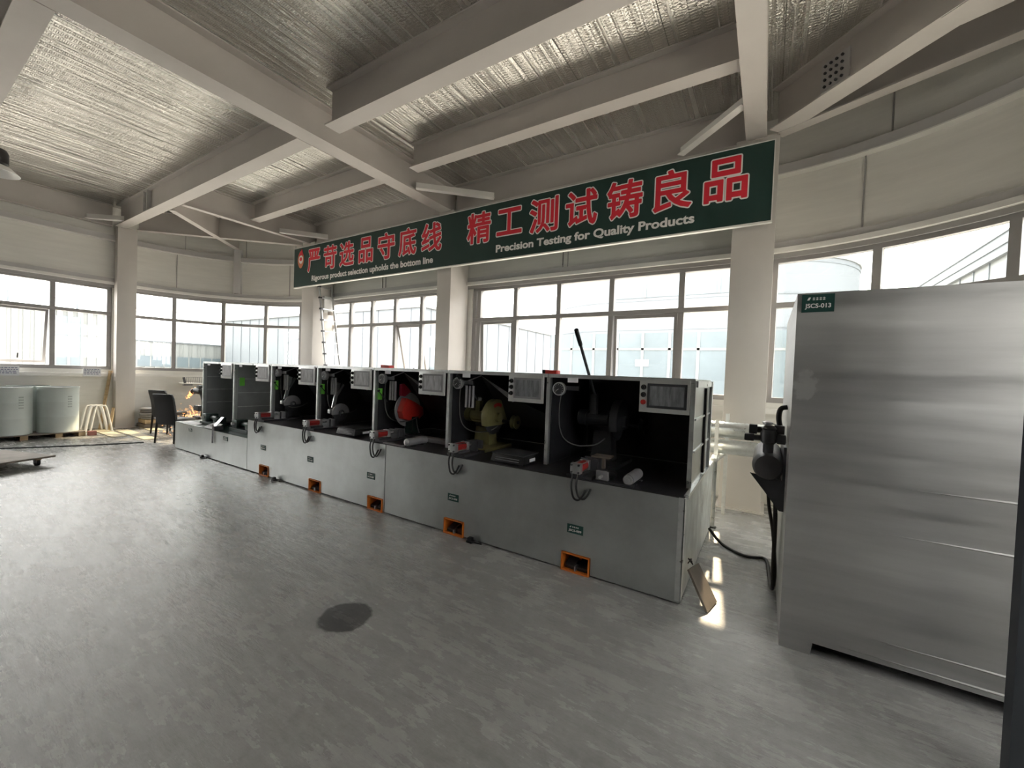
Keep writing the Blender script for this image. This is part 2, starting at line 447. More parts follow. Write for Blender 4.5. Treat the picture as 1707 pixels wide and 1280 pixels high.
import numpy as np
_SDF = {}
def glyph_field(c, step=.0085, pad=.16):
    if c in _SDF: return _SDF[c]
    me = text_mesh(c)
    V = np.array([v.co[:2] for v in me.vertices]); T = []
    for p in me.polygons:
        vs = list(p.vertices); T += [(vs[0], vs[i], vs[i+1]) for i in range(1, len(vs)-1)]
    cnt = {}
    for t in T:
        for i in range(3):
            e = tuple(sorted((t[i], t[(i+1) % 3]))); cnt[e] = cnt.get(e, 0)+1
    segs = [(V[a], V[b]) for (a, b), n in cnt.items() if n == 1]
    lo, hi = V.min(0), V.max(0)
    gx = np.arange(lo[0]-pad, hi[0]+pad+step, step); gy = np.arange(lo[1]-pad, hi[1]+pad+step, step)
    GX, GY = np.meshgrid(gx, gy); ins = np.zeros(GX.shape, bool)
    for t in T:
        a, b, d = V[t[0]], V[t[1]], V[t[2]]
        def s(p, q): return (q[0]-p[0])*(GY-p[1])-(q[1]-p[1])*(GX-p[0])
        s1, s2, s3 = s(a, b), s(b, d), s(d, a)
        ins |= ((s1 >= 0) & (s2 >= 0) & (s3 >= 0)) | ((s1 <= 0) & (s2 <= 0) & (s3 <= 0))
    D = np.full(GX.shape, 9.0)
    for a, b in segs:
        ab = b-a; L2 = max(ab @ ab, 1e-12)
        t = np.clip(((GX-a[0])*ab[0]+(GY-a[1])*ab[1])/L2, 0, 1)
        D = np.minimum(D, np.hypot(GX-a[0]-t*ab[0], GY-a[1]-t*ab[1]))
    bpy.data.meshes.remove(me)
    _SDF[c] = (gx, gy, np.where(ins, -D, D), (lo[0], hi[0], lo[1], hi[1]))
    return _SDF[c]
def bold_text(name, c, x0, x1, z0, z1, y, m, parent, off, ref_off):
    """a character thickened by off (em), fitted so that its ref_off outline fills the box"""
    gx, gy, F, b = glyph_field(c)
    F = F-off; ins = F < 0
    sx = (x1-x0)/(b[1]-b[0]+2*ref_off); sz = (z1-z0)/(b[3]-b[2]+2*ref_off)
    ox, oz = b[0]-ref_off, b[2]-ref_off
    vs = []; fs = []
    def P(u, v): vs.append((x0+(u-ox)*sx, y, z0+(v-oz)*sz)); return len(vs)-1
    full = ins[:-1, :-1] & ins[1:, :-1] & ins[:-1, 1:] & ins[1:, 1:]
    anyc = ins[:-1, :-1] | ins[1:, :-1] | ins[:-1, 1:] | ins[1:, 1:]
    for j in range(full.shape[0]):
        i = 0; row = full[j]
        while i < len(row):
            if row[i]:
                k = i
                while k < len(row) and row[k]: k += 1
                fs.append((P(gx[i], gy[j]), P(gx[k], gy[j]), P(gx[k], gy[j+1]), P(gx[i], gy[j+1]))); i = k
            elif anyc[j, i]:
                cs = [(i, j), (i+1, j), (i+1, j+1), (i, j+1)]; poly = []
                for q in range(4):
                    (a, c_), (d, e) = cs[q], cs[(q+1) % 4]; fa, fb = F[c_, a], F[e, d]
                    if fa < 0: poly.append(P(gx[a], gy[c_]))
                    if (fa < 0) != (fb < 0):
                        t = fa/(fa-fb); poly.append(P(gx[a]+(gx[d]-gx[a])*t, gy[c_]+(gy[e]-gy[c_])*t))
                if len(poly) >= 3: fs.append(tuple(poly))
                i += 1
            else: i += 1
    return MB().add(vs, fs).build(name, m, parent, smooth=False)

# ------------------------------------------------------------------ the setting
ZR = 5.08                      # underside of the foil roof
CL = (-9.8, 3.3); CR = (-0.25, 3.3); RW = 3.1; TW = .16
XL, XR, YB, YF = -12.9, 2.85, 6.4, -6.5
def S(mb, name, m, **k): return tag(mb.build(name, m, **k), kind='structure')

S(MB().box(XL-.3, XR+.3, YF-.3, 3.3, -.12, 0).box(CL[0]-3.3, CR[0]+3.3, 3.3, YB+.25, -.12, 0), 'floor', FLOOR)
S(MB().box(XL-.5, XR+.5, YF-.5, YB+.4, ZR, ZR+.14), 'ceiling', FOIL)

SILL, TR0, TR1, WT = 1.37, 2.60, 2.67, 3.23
def wall_straight(name, axis, p, a, b, out):
    """panelled wall on plane axis=p from a to b; out = +1/-1 thickness direction"""
    mb = MB()
    for z0, z1 in ((0, SILL-.02), (WT+.05, ZR)):
        if axis == 'X': mb.box(p, p+out*TW, a, b, z0, z1)
        else: mb.box(a, b, p, p+out*TW, z0, z1)
    return S(mb, name, PANEL)
def wall_curve(name, c, a0, a1):
    mb = MB()
    for z0, z1 in ((0, SILL-.02), (WT+.05, ZR)): mb.arc(c, RW, RW+TW, a0, a1, z0, z1)
    return S(mb, name, PANEL)
wl = wall_straight('wall_left', 'X', XL, YF, 3.3, -1)
wcl = wall_curve('wall_corner_left', CL, 90, 180)
wb = wall_straight('wall_back', 'Y', YB, CL[0], CR[0], 1)
wcr = wall_curve('wall_corner_right', CR, 0, 90)
wr = wall_straight('wall_right', 'X', XR, YF, 3.3, 1)
wf = S(MB().box(XL, XR, YF-TW, YF, 0, ZR), 'wall_front', DARKW)  # unseen end wall, coloured dark so it bounces less light

# trims: channel over the windows, girt band above, sill channel
def trim(name, z0, z1, d, m, arcs=True):
    mb = MB()
    mb.box(XL, XL+d, YF, 3.3, z0, z1); mb.arc(CL, RW-d, RW, 90, 180, z0, z1)
    mb.box(CL[0], CR[0], YB-d, YB, z0, z1); mb.arc(CR, RW-d, RW, 0, 90, z0, z1)
    return S(mb, name, m)
trim('trim_1', 3.30, 3.36, .09, TRIMW)
trim('trim_2', 3.36, 3.45, .05, GIRT)
trim('trim_3', 4.30, 4.42, .10, GIRT)
trim('trim_4', 4.285, 4.30, .12, TRIMW)
trim('trim_5', 1.20, 1.27, .05, TRIMW)
trim('trim_6', 3.24, 3.30, .03, FRAME)

# panel joints
jm = MB()
for a in (162, 137.6, 113):
    jm.arc(CL, RW-.012, RW, a-.12, a+.12, 3.45, 4.29); jm.arc(CL, RW-.012, RW, a-3.1, a-2.9, 4.42, 4.9)
for a in (69, 45, 21):
    jm.arc(CR, RW-.012, RW, a-.14, a+.14, 3.45, 4.29); jm.arc(CR, RW-.012, RW, a-4.2, a-3.95, 4.42, 4.95)
for x in (-7.6, -7.5, -3.05, -2.96): jm.box(x-.006, x+.006, YB-.012, YB, 3.45, 4.29)
S(jm, 'trim_7', FRAME)

# ---- windows
def frame_straight(axis, p, cuts, a, b, w=.08, d=.10):
    mb = MB()
    def bx(u0, u1, z0, z1):
        if axis == 'X': mb.box(p-d/2, p+d/2, u0, u1, z0, z1)
        else: mb.box(u0, u1, p-d/2, p+d/2, z0, z1)
    bx(a, b, SILL-.02, SILL+.05); bx(a, b, TR0, TR1); bx(a, b, WT-.04, WT+.05)
    for c in [a+w/2, *cuts, b-w/2]: bx(c-w/2, c+w/2, SILL+.05, TR0); bx(c-w/2, c+w/2, TR1, WT-.04)
    return mb
def window_straight(n, axis, p, a, b, cuts, open_at=(), sash_at=()):
    root = tag(thing(f'window_{n}', ((p, (a+b)/2, SILL) if axis == 'X' else ((a+b)/2, p, SILL)), None, None, kind='structure'))
    frame_straight(axis, p, cuts, a, b).build('frame', FRAME, root, bevel=.004)
    ed = [a, *cuts, b]
    for i in range(len(ed)-1):
        u0, u1 = ed[i]+.04, ed[i+1]-.04
        for z0, z1, low in ((SILL+.05, TR0, 1), (TR1, WT-.04, 0)):
            if low and (i in open_at or i in sash_at):
                ang = math.radians(14 if i in open_at else 3)
                out = (1 if p > 0 else -1)
                def T(u, z, dd):            # sash hinged along its top edge, bottom swung outwards
                    h = z1-z; yy = p+out*(math.sin(ang)*h+dd*math.cos(ang)); zz = z1-math.cos(ang)*h
                    return (u, yy, zz) if axis == 'Y' else (yy, u, zz)
                sm = MB(); t = .055
                for (ua, ub, za, zb) in ((u0+.01, u1-.01, z1-t, z1-.005), (u0+.01, u1-.01, z0+.005, z0+t), (u0+.01, u0+t, z0+t, z1-t), (u1-t, u1-.01, z0+t, z1-t)):
                    vs = [T(u, z, dd) for dd in (-.02, .02) for u, z in ((ua, za), (ub, za), (ub, zb), (ua, zb))]
                    sm.add(vs, [(0,1,2,3),(7,6,5,4),(0,4,5,1),(1,5,6,2),(2,6,7,3),(3,7,4,0)])
                sash = sm.build('sash', FRAME, root)
                gm = MB(); ua, ub, za, zb = u0+t, u1-t, z0+t, z1-t
                vs = [T(u, z, dd) for dd in (-.003, .003) for u, z in ((ua, za), (ub, za), (ub, zb), (ua, zb))]
                gm.add(vs, [(0,1,2,3),(7,6,5,4),(0,4,5,1),(1,5,6,2),(2,6,7,3),(3,7,4,0)]).build('pane', GLASS, sash)
                if i in open_at:
                    hm = MB()
                    q = T((u0+u1)/2, z0+.1, -.03); hm.bar(q, (q[0]+(.05 if axis == 'X' else 0), q[1]-(.05 if axis == 'Y' else 0), q[2]+.10), .02, .02).build('handle', BLACK, sash)
            else:
                gm = MB()
                if axis == 'X': gm.box(p-.003, p+.003, u0, u1, z0, z1)
                else: gm.box(u0, u1, p-.003, p+.003, z0, z1)
                gm.build('pane', GLASS, root)
    return root
def window_curve(n, c, a0, a1, cuts):
    t = math.radians((a0+a1)/2); R_ = RW+.07
    root = thing(f'window_{n}', (c[0]+R_*math.cos(t), c[1]+R_*math.sin(t), SILL), None, None, kind='structure')
    mb = MB()
    mb.arc(c, R_-.045, R_+.045, a0, a1, SILL-.02, SILL+.05); mb.arc(c, R_-.045, R_+.045, a0, a1, TR0, TR1); mb.arc(c, R_-.045, R_+.045, a0, a1, WT-.04, WT+.05)
    hw = math.degrees(.042/R_)
    ed = [a0+hw, *cuts, a1-hw]
    for a in ed:
        for z0, z1 in ((SILL+.05, TR0), (TR1, WT-.04)): mb.arc(c, R_-.045, R_+.045, a-hw, a+hw, z0, z1)
    mb.build('frame', FRAME, root)
    for i in range(len(ed)-1):
        for z0, z1 in ((SILL+.05, TR0), (TR1, WT-.04)):
            MB().arc(c, R_-.003, R_+.003, ed[i]+hw, ed[i+1]-hw, z0, z1).build('pane', GLASS, root)
    return root
window_straight(1, 'X', XL-.07, -.3, 3.1, (.45, 1.30, 2.18), open_at=(2,))
window_straight(6, 'X', XL-.07, -4.6, -.5, (-3.75, -2.9, -2.05, -1.2))
window_curve(2, CL, 91.5, 178.5, (162.7, 144, 125.3, 106.7))
window_straight(3, 'Y', YB+.07, -9.6, -5.5, (-8.78, -7.99, -7.2, -6.38), open_at=(3,))
window_straight(4, 'Y', YB+.07, -4.98, -.30, (-4.83, -4.0, -3.12, -2.18, -1.12), open_at=(), sash_at=(1, 4))
window_curve(5, CR, 1.5, 88.5, (85, 66.3, 47.4, 28.6, 9.9))
window_straight(7, 'X', XR+.07, .1, 2.9, (.8, 1.5, 2.2))  # unseen right-wall window, added to let in fill light
# narrow jambs between the windows, behind the columns
S(MB().box(XL-TW, XL, 3.1, 3.3, SILL-.02, WT+.05).box(XL-TW, XL, -.5, -.3, SILL-.02, WT+.05).box(XL-TW, XL, YF, -4.6, SILL-.02, WT+.05)
  .box(CL[0], -9.6, YB, YB+TW, SILL-.02, WT+.05).box(-5.5, -4.98, YB, YB+TW, SILL-.02, WT+.05).box(-.30, CR[0], YB, YB+TW, SILL-.02, WT+.05)
  .box(XR, XR+TW, 2.9, 3.3, SILL-.02, WT+.05).box(XR, XR+TW, YF, .1, SILL-.02, WT+.05), 'trim_8', PANEL)

# ---- columns
def column(x0, x1, y0, y1, label, top=4.62):
    r = tag(MB().box(x0, x1, y0, y1, 0, top).build('steel_column', COLUMN, bevel=.006, origin=((x0+x1)/2, (y0+y1)/2, 0)), label, 'column', None, 'structure')
    MB().box(x0-.04, x1+.04, y0-.04, y1+.01, 0, .02).build('base_plate', COLUMN, r)
    return r
column(-13.05+.2, -12.64, 3.12, 3.46, 'grey steel column beside the white drums at the left wall')
column(-9.92, -9.43, 5.85, 6.38, 'grey steel column behind the aluminium ladder')
column(-5.42, -5.08, 5.85, 6.38, 'grey steel column behind the middle of the green banner')
column(-.455, 0.005, 5.85, 6.38, 'wide grey steel column behind the right end of the banner')
column(2.40, 2.82, 3.1, 3.5, 'grey steel column behind the big sheet metal cabinet')

# ---- roof beams (I sections): web, top and bottom flange in one mesh each
def ibeam(a, b, w, zb, label, zt=ZR, tf=.018, tw=.014, nm='roof_beam'):
    a2, b2 = Vector((a[0], a[1], 0)), Vector((b[0], b[1], 0))
    mb = MB(); z = lambda p, h: (p.x, p.y, h)
    mb.bar(z(a2, zb+tf/2), z(b2, zb+tf/2), w, tf)
    mb.bar(z(a2, zt-tf/2-.002), z(b2, zt-tf/2-.002), w*.9, tf)
    mb.bar(z(a2, (zb+zt)/2), z(b2, (zb+zt)/2), tw, zt-zb-2*tf)
    return tag(mb.build(nm, STEEL), label, 'beam', None, 'structure')
ibeam((-5.25, YF), (-5.25, 6.1), .27, 4.60, 'deep grey roof girder running to the middle column behind the banner', nm='roof_girder')
ibeam((-.24, YF), (-.24, 6.1), .22, 4.60, 'grey roof girder running to the column at the right end of the banner', nm='roof_girder')
ibeam((-9.66, 3.3), (-9.66, 6.1), .12, 4.60, 'short grey girder running to the column behind the ladder', nm='roof_girder')
for x0, x1, l in ((-12.62, -5.40, 'long grey beam from the left column to the deep girder'), (-4.80, -.36, 'wide grey beam between the two girders nearest the camera'), (-.12, 2.8, 'grey beam right of the right hand girder')):
    ibeam((x0, 3.17), (x1, 3.17), .21, 4.60, l)
for x0, x1, l in ((-9.58, -5.40, 'pale grey beam left of the deep girder nearest the banner'), (-4.79, -.36, 'pale grey beam between the girders just before the banner')):
    ibeam((x0, 4.56), (x1, 4.56), .19, 4.70, l)
for x0, x1, l in ((-9.55, -5.35, 'grey eaves beam above the left half of the banner'), (-5.1, -.36, 'grey eaves beam above the right half of the banner')):
    ibeam((x0, 5.98), (x1, 5.98), .2, 4.60, l)
ibeam((-12.8, .80), (-5.40, .80), .22, 4.60, 'wide dark beam at the top left corner of the view')
ibeam((-12.8, -2.5), (-5.40, -2.5), .22, 4.60, 'grey beam spanning behind the camera')
ibeam((-4.9, .80), (-.36, .80), .22, 4.60, 'grey beam overhead between the girders')
ibeam((-4.9, -2.5), (-.36, -2.5), .22, 4.60, 'grey beam behind the camera between the girders')
ibeam((-12.75, -6), (-12.75, 3.05), .14, 4.60, 'grey eaves beam along the left wall')
ibeam((-12.55, 3.46), (-9.98, 5.88), .13, 4.60, 'slanted chord beam across the rounded left corner')
ibeam((-10.2, 3.30), (-12.02, 5.34), .13, 4.595, 'diagonal beam to the wide post of the rounded left corner')
ibeam((-.02, 5.80), (2.55, 3.35), .24, 4.60, 'wide slanted beam across the rounded right corner')
ibeam((-.0, 5.88), (2.0, 5.02), .14, 4.595, 'narrow slanted beam beside the rounded right corner wall')
tag(MB().prism([(1.06, 4.62), (1.40, 4.30), (1.75, 4.30), (1.62, 4.62), (1.22, 4.78)], 'Z', 4.594, 4.60).build('gusset_plate', STEEL), 'flared plate under the wide slanted right beam', 'plate', None, 'structure')
# knee braces (channels) between girders and eaves beams
def brace(a, b, label):
    mb = MB(); mb.bar((*a, 4.63), (*b, 4.63), .10, .012); mb.bar((*a, 4.68), (*b, 4.68), .010, .10)
    tag(mb.build('knee_brace', TRIMW), label, 'brace', None, 'structure')
brace((-5.1, 4.92), (-4.15, 5.84), 'short diagonal brace right of the deep girder')
brace((-1.12, 5.86), (-.34, 5.12), 'short diagonal brace left of the right girder')
brace((-9.6, 5.1), (-8.95, 5.88), 'short diagonal brace by the column behind the ladder')
brace((-12.66, 2.62), (-12.1, 3.08), 'short diagonal brace beside the left column head')
tag(MB().box(-11.02, -11.0, 3.09, 3.16, 4.62, ZR-.03).box(-10.82, -10.80, 3.09, 3.16, 4.62, ZR-.03).build('beam_stiffener', GIRT), 'pair of dark stiffener plates on the long left beam', 'stiffener', None, 'structure')
# bolted splice plate of the right slanted beam
sp = tag(MB().bar((.35, 5.42, 4.84), (.56, 5.22, 4.84), .02, .30).build('splice_plate', GIRT), 'bolted splice plate on the wide slanted right beam', 'plate', None, 'structure')
bm_ = MB()
for i in range(4):
    for j in range(4):
        t = .2+.2*i; p = Vector((.35, 5.42, 0)).lerp(Vector((.56, 5.22, 0)), t)
        q = p+Vector((-.013, -.013, 4.73+.07*j)); bm_.cyl(q, q+Vector((-.012, -.012, 0)), .014, 6)
bm_.build('bolts', BLACKM, sp)
S(MB().arc(CL, RW-.14, RW, 136.2, 139.2, 3.45, 4.62), 'trim_9', GIRT)     # wide post in the rounded corner
# pale conduits beside the near beam
for k, (y, z, l) in enumerate(((.60, 4.63, 'pale conduit pipe nearest the dark overhead beam'), (.50, 4.66, 'outer pale conduit pipe at the top left corner'))):
    tag(MB().cyl((-12.8, y, z), (-5.5, y, z), .022, 12).build('conduit_pipe', TRIMW), l, 'pipe')

# ------------------------------------------------------------------ banner
YS = 5.72
ban = thing('banner_sign', (-5.05, YS, 3.53), 'long dark green banner with red Chinese characters hung above the machines', 'banner')
MB().box(-10.06, -.045, YS, YS+.05, 3.535, 4.475).build('sign_panel', SIGNG, ban)
fr = MB()
fr.box(-10.07, -.035, YS-.006, YS+.055, 3.515, 3.535); fr.box(-10.07, -.035, YS-.004, YS+.055, 4.475, 4.487)
fr.box(-10.075, -10.06, YS-.004, YS+.055, 3.515, 4.487); fr.box(-.045, -.033, YS-.004, YS+.055, 3.515, 4.487)
fr.build('edge_frame', TRIMW, ban)
CH = [('严', -9.49, -8.98), ('苛', -8.85, -8.35), ('选', -8.26, -7.74), ('品', -7.60, -7.12), ('守', -6.99, -6.46), ('底', -6.37, -5.86), ('线', -5.74, -5.21),
      ('精', -4.63, -4.10), ('工', -4.0, -3.48), ('测', -3.36, -2.83), ('试', -2.73, -2.20), ('铸', -2.08, -1.55), ('良', -1.43, -.92), ('品', -.80, -.29)]
for c, x0, x1 in CH:
    z0, z1 = (3.84, 4.40) if c != '工' else (3.90, 4.36)
    a = (x0, x1, z0, z1)
    ch = bold_text('character', c, *a, YS-.005, SIGNR, ban, .022, .045)
    bold_text('outline', c, *a, YS-.002, SIGNW, ch, .052, .045)
def bounds(me):
    co = [v.co for v in me.vertices]; b = (min(c.x for c in co), max(c.x for c in co), min(c.y for c in co), max(c.y for c in co))
    bpy.data.meshes.remove(me); return b
def words_on(txt, x0, x1, z0, z1, off):
    full = bounds(text_mesh(txt, off)); sx = (x1-x0)/(full[1]-full[0]); sz = (z1-z0)/(full[3]-full[2])
    ws_ = txt.split(' ')
    for i, w_ in enumerate(ws_):
        pre = bounds(text_mesh(' '.join(ws_[:i+1]), off)); wb_ = bounds(text_mesh(w_, off))
        xe = x0+(pre[1]-full[0])*sx; xs = xe-(wb_[1]-wb_[0])*sx
        text_on('english_word', w_, xs, xe, z0+(wb_[2]-full[2])*sz, z0+(wb_[3]-full[2])*sz, YS-.003, SIGNW, ban, offset=off)
words_on('Rigorous product selection upholds the bottom line', -9.30, -5.42, 3.595, 3.760, .030)
words_on('Precision Testing for Quality Products', -3.99, -.885, 3.605, 3.770, .032)
cx, cz = -9.77, 4.19
outer = [(cx+.13*math.cos(t)*(1.0), cz+.16*math.sin(t)+.05*math.sin(t)**3) for t in [2*PI*i/28 for i in range(28)]]
em = MB().prism(outer, 'Y', YS-.006, YS+.001).build('emblem', SIGNO, ban)
MB().prism([(cx+.012+.085*math.cos(t), cz-.0+.10*math.sin(t)) for t in [2*PI*i/24 for i in range(24)]], 'Y', YS-.010, YS-.005).build('emblem_ring', SIGNW, em)
MB().prism([(cx+.012+.05*math.cos(t), cz+.01+.045*math.sin(t)) for t in [2*PI*i/20 for i in range(20)]], 'Y', YS-.014, YS-.009).build('emblem_core', SIGNR, em)
MB().prism([(cx-.10, cz+.10), (cx+.10, cz+.10), (cx+.04, cz+.25)], 'Y', YS-.008, YS-.001).build('emblem_flame', SIGNR, em)

# ------------------------------------------------------------------ benches
YW = 3.09
BZ = .765; LZ = .485
SLOTS = [(-6.20, -5.95), (-4.965, -4.72), (-3.815, -3.565), (-2.665, -2.41), (-1.385, -1.126)]
SH = .155
def plate_label(parent, xc, zc, w, h, y, txt):
    p = MB().box(xc-w/2, xc+w/2, y-.004, y, zc-h/2, zc+h/2).build('number_plate', LABELG, parent)
    text_on('lettering', txt, xc-w*.40, xc+w*.40, zc-h*.34, zc-h*.02, y-.006, SIGNW, p, offset=.02, thick=.001)
    lm = MB(); lm.prism([(xc-w*.34, zc+h*.17), (xc-w*.27, zc+h*.17), (xc-w*.22, zc+h*.33), (xc-w*.29, zc+h*.33)], 'Y', y-.0065, y-.004)
    for k in range(4):
        x = xc-w*.17+k*w*.105
        lm.box(x, x+w*.075, y-.0065, y-.004, zc+h*.18, zc+h*.215); lm.box(x, x+w*.075, y-.0065, y-.004, zc+h*.27, zc+h*.30); lm.box(x+w*.03, x+w*.045, y-.0065, y-.004, zc+h*.16, zc+h*.33)
    lm.build('maker_line', SIGNW, p)
def bench(x0, x1, zt, slots, label, plates, right_end=False):
    root = thing('machine_bench', ((x0+x1)/2, YW, 0), label, 'bench', 'galvanised machine benches')
    fm = MB(); xs = x0
    for a, b in slots:
        fm.box(xs, a, YW, YW+.012, .015, zt); fm.box(a, b, YW, YW+.012, SH, zt); xs = b
    fm.box(xs, x1, YW, YW+.012, .015, zt)
    fm.build('front_panel', GALV, root)
    MB().box(x0, x1, YW-.004, 4.92, zt, zt+.006).build('bench_top', RUBBER if zt > .6 else DKGREEN, root)
    MB().box(x0, x1, 4.90, 4.92, .015, zt).build('rear_panel', GALV, root)
    MB().box(x0, x0+.012, YW+.012, 4.90, .015, zt).build('end_panel', GALV, root)
    MB().box(x1-.012, x1, YW+.012, 4.90, .015, zt).build('end_panel', GALV_DULL, root)
    for x, y in ((x0+.05, YW+.06), (x1-.05, YW+.06), (x0+.05, 4.84), (x1-.05, 4.84)):
        MB().box(x-.03, x+.03, y-.03, y+.03, 0, .05).build('foot', BLACK, root)
    if right_end:
        MB().box(x1-.035, x1+.006, YW-.008, YW, .03, zt+.004).box(x1, x1+.008, YW-.008, YW+.04, .03, zt).build('corner_strip', TRIMZ, root)
        MB().box(x1-.01, x1+.02, YW+.04, 4.92, zt-.012, zt+.012).build('edge_strip', TRIMZ, root)
    for xc, zc, w, h, t in plates: plate_label(root, xc, zc, w, h, YW, t)
    return root
bench(-9.20, -6.575, LZ, [], 'low galvanised bench at the far left end of the machine row', [(-8.55, .405, .14, .055, 'JSCS-001'), (-7.25, .40, .15, .06, 'JSCS-002')])
bench(-6.565, -3.545, BZ, SLOTS[:3], 'raised pale galvanised bench in the middle of the machine row', [(-6.11, .405, .135, .07, 'JSCS-005'), (-4.95, .40, .13, .07, 'JSCS-006'), (-3.77, .38, .135, .07, 'JSCS-007')])
bench(-3.535, -.455, BZ, SLOTS[3:], 'raised grey galvanised bench nearest the camera with bare right end', [(-2.555, .366, .135, .07, 'JSCS-008'), (-1.267, .355, .14, .072, 'JSCS-009')], True)

# orange foot pedals inside the bench slots
ped = thing('foot_pedal', (0, YW, 0), 'x', 'pedal', 'orange foot pedals in the bench slots')
w = .122
hp = MB()
hp.box(-w, -w+.010, YW-.012, YW+.24, .012, SH-.004).box(w-.010, w, YW-.012, YW+.24, .012, SH-.004)
hp.box(-w, w, YW-.012, YW+.24, SH-.014, SH-.004).box(-w, w, YW+.23, YW+.24, .012, SH-.004).box(-w, w, YW-.012, YW+.24, 0.0, .014)
hp.build('guard_housing', ORANGE, ped)
for sx in (-1, 1):
    c = sx*.055
    MB().add([(c-.042, YW+.02, .03), (c+.042, YW+.02, .03), (c+.042, YW+.18, .085), (c-.042, YW+.18, .085), (c-.042, YW+.02, .045), (c+.042, YW+.02, .045), (c+.042, YW+.18, .10), (c-.042, YW+.18, .10)],
             [(0,3,2,1),(4,5,6,7),(0,1,5,4),(1,2,6,5),(2,3,7,6),(3,0,4,7)])  .build('pedal', BLACKM, ped, bevel=.004)
    MB().box(c-.045, c+.045, YW+.02, YW+.16, .014, .030).build('pedal_base', BLACK, ped)
MB().box(-.006, .006, YW-.004, YW+.06, .012, .05).build('divider', SILVER, ped)
ORG[ped.name] = Vector((0, YW, 0))
for (a, b), l in zip(SLOTS, ('orange foot pedal in the slot farthest along the benches', 'orange foot pedal, second from the far end of the benches', 'orange foot pedal beside the seam of the raised benches', 'orange foot pedal in the slot with a cable plug beside it', 'orange foot pedal nearest the camera')):
    place(ped, ((a+b)/2, YW, 0), l)

# cable plugs on the floor at the bench fronts
pl = thing('cable_plug', (0, 0, 0), 'x', 'plug', 'black cable plugs on the floor')
MB().box(-.03, .03, -.025, .025, 0, .02).box(-.02, .025, -.02, .02, .02, .05).build('plug_body', BLACK, pl, bevel=.004)
MB().tube([(.02, 0, .02), (.06, .0, .012), (.09, .012, .008), (.12, .02, .006)], .006, 8).build('lead', BLACK, pl)
place(pl, (-7.95, YW-.05, 0), 'small black plug on the floor before the low far bench')
place(pl, (-5.72, YW-.05, 0), 'small black plug on the floor beside the farthest orange pedal')
place(pl, (-2.30, YW-.04, 0), 'small black plug on the floor beside the second nearest orange pedal')

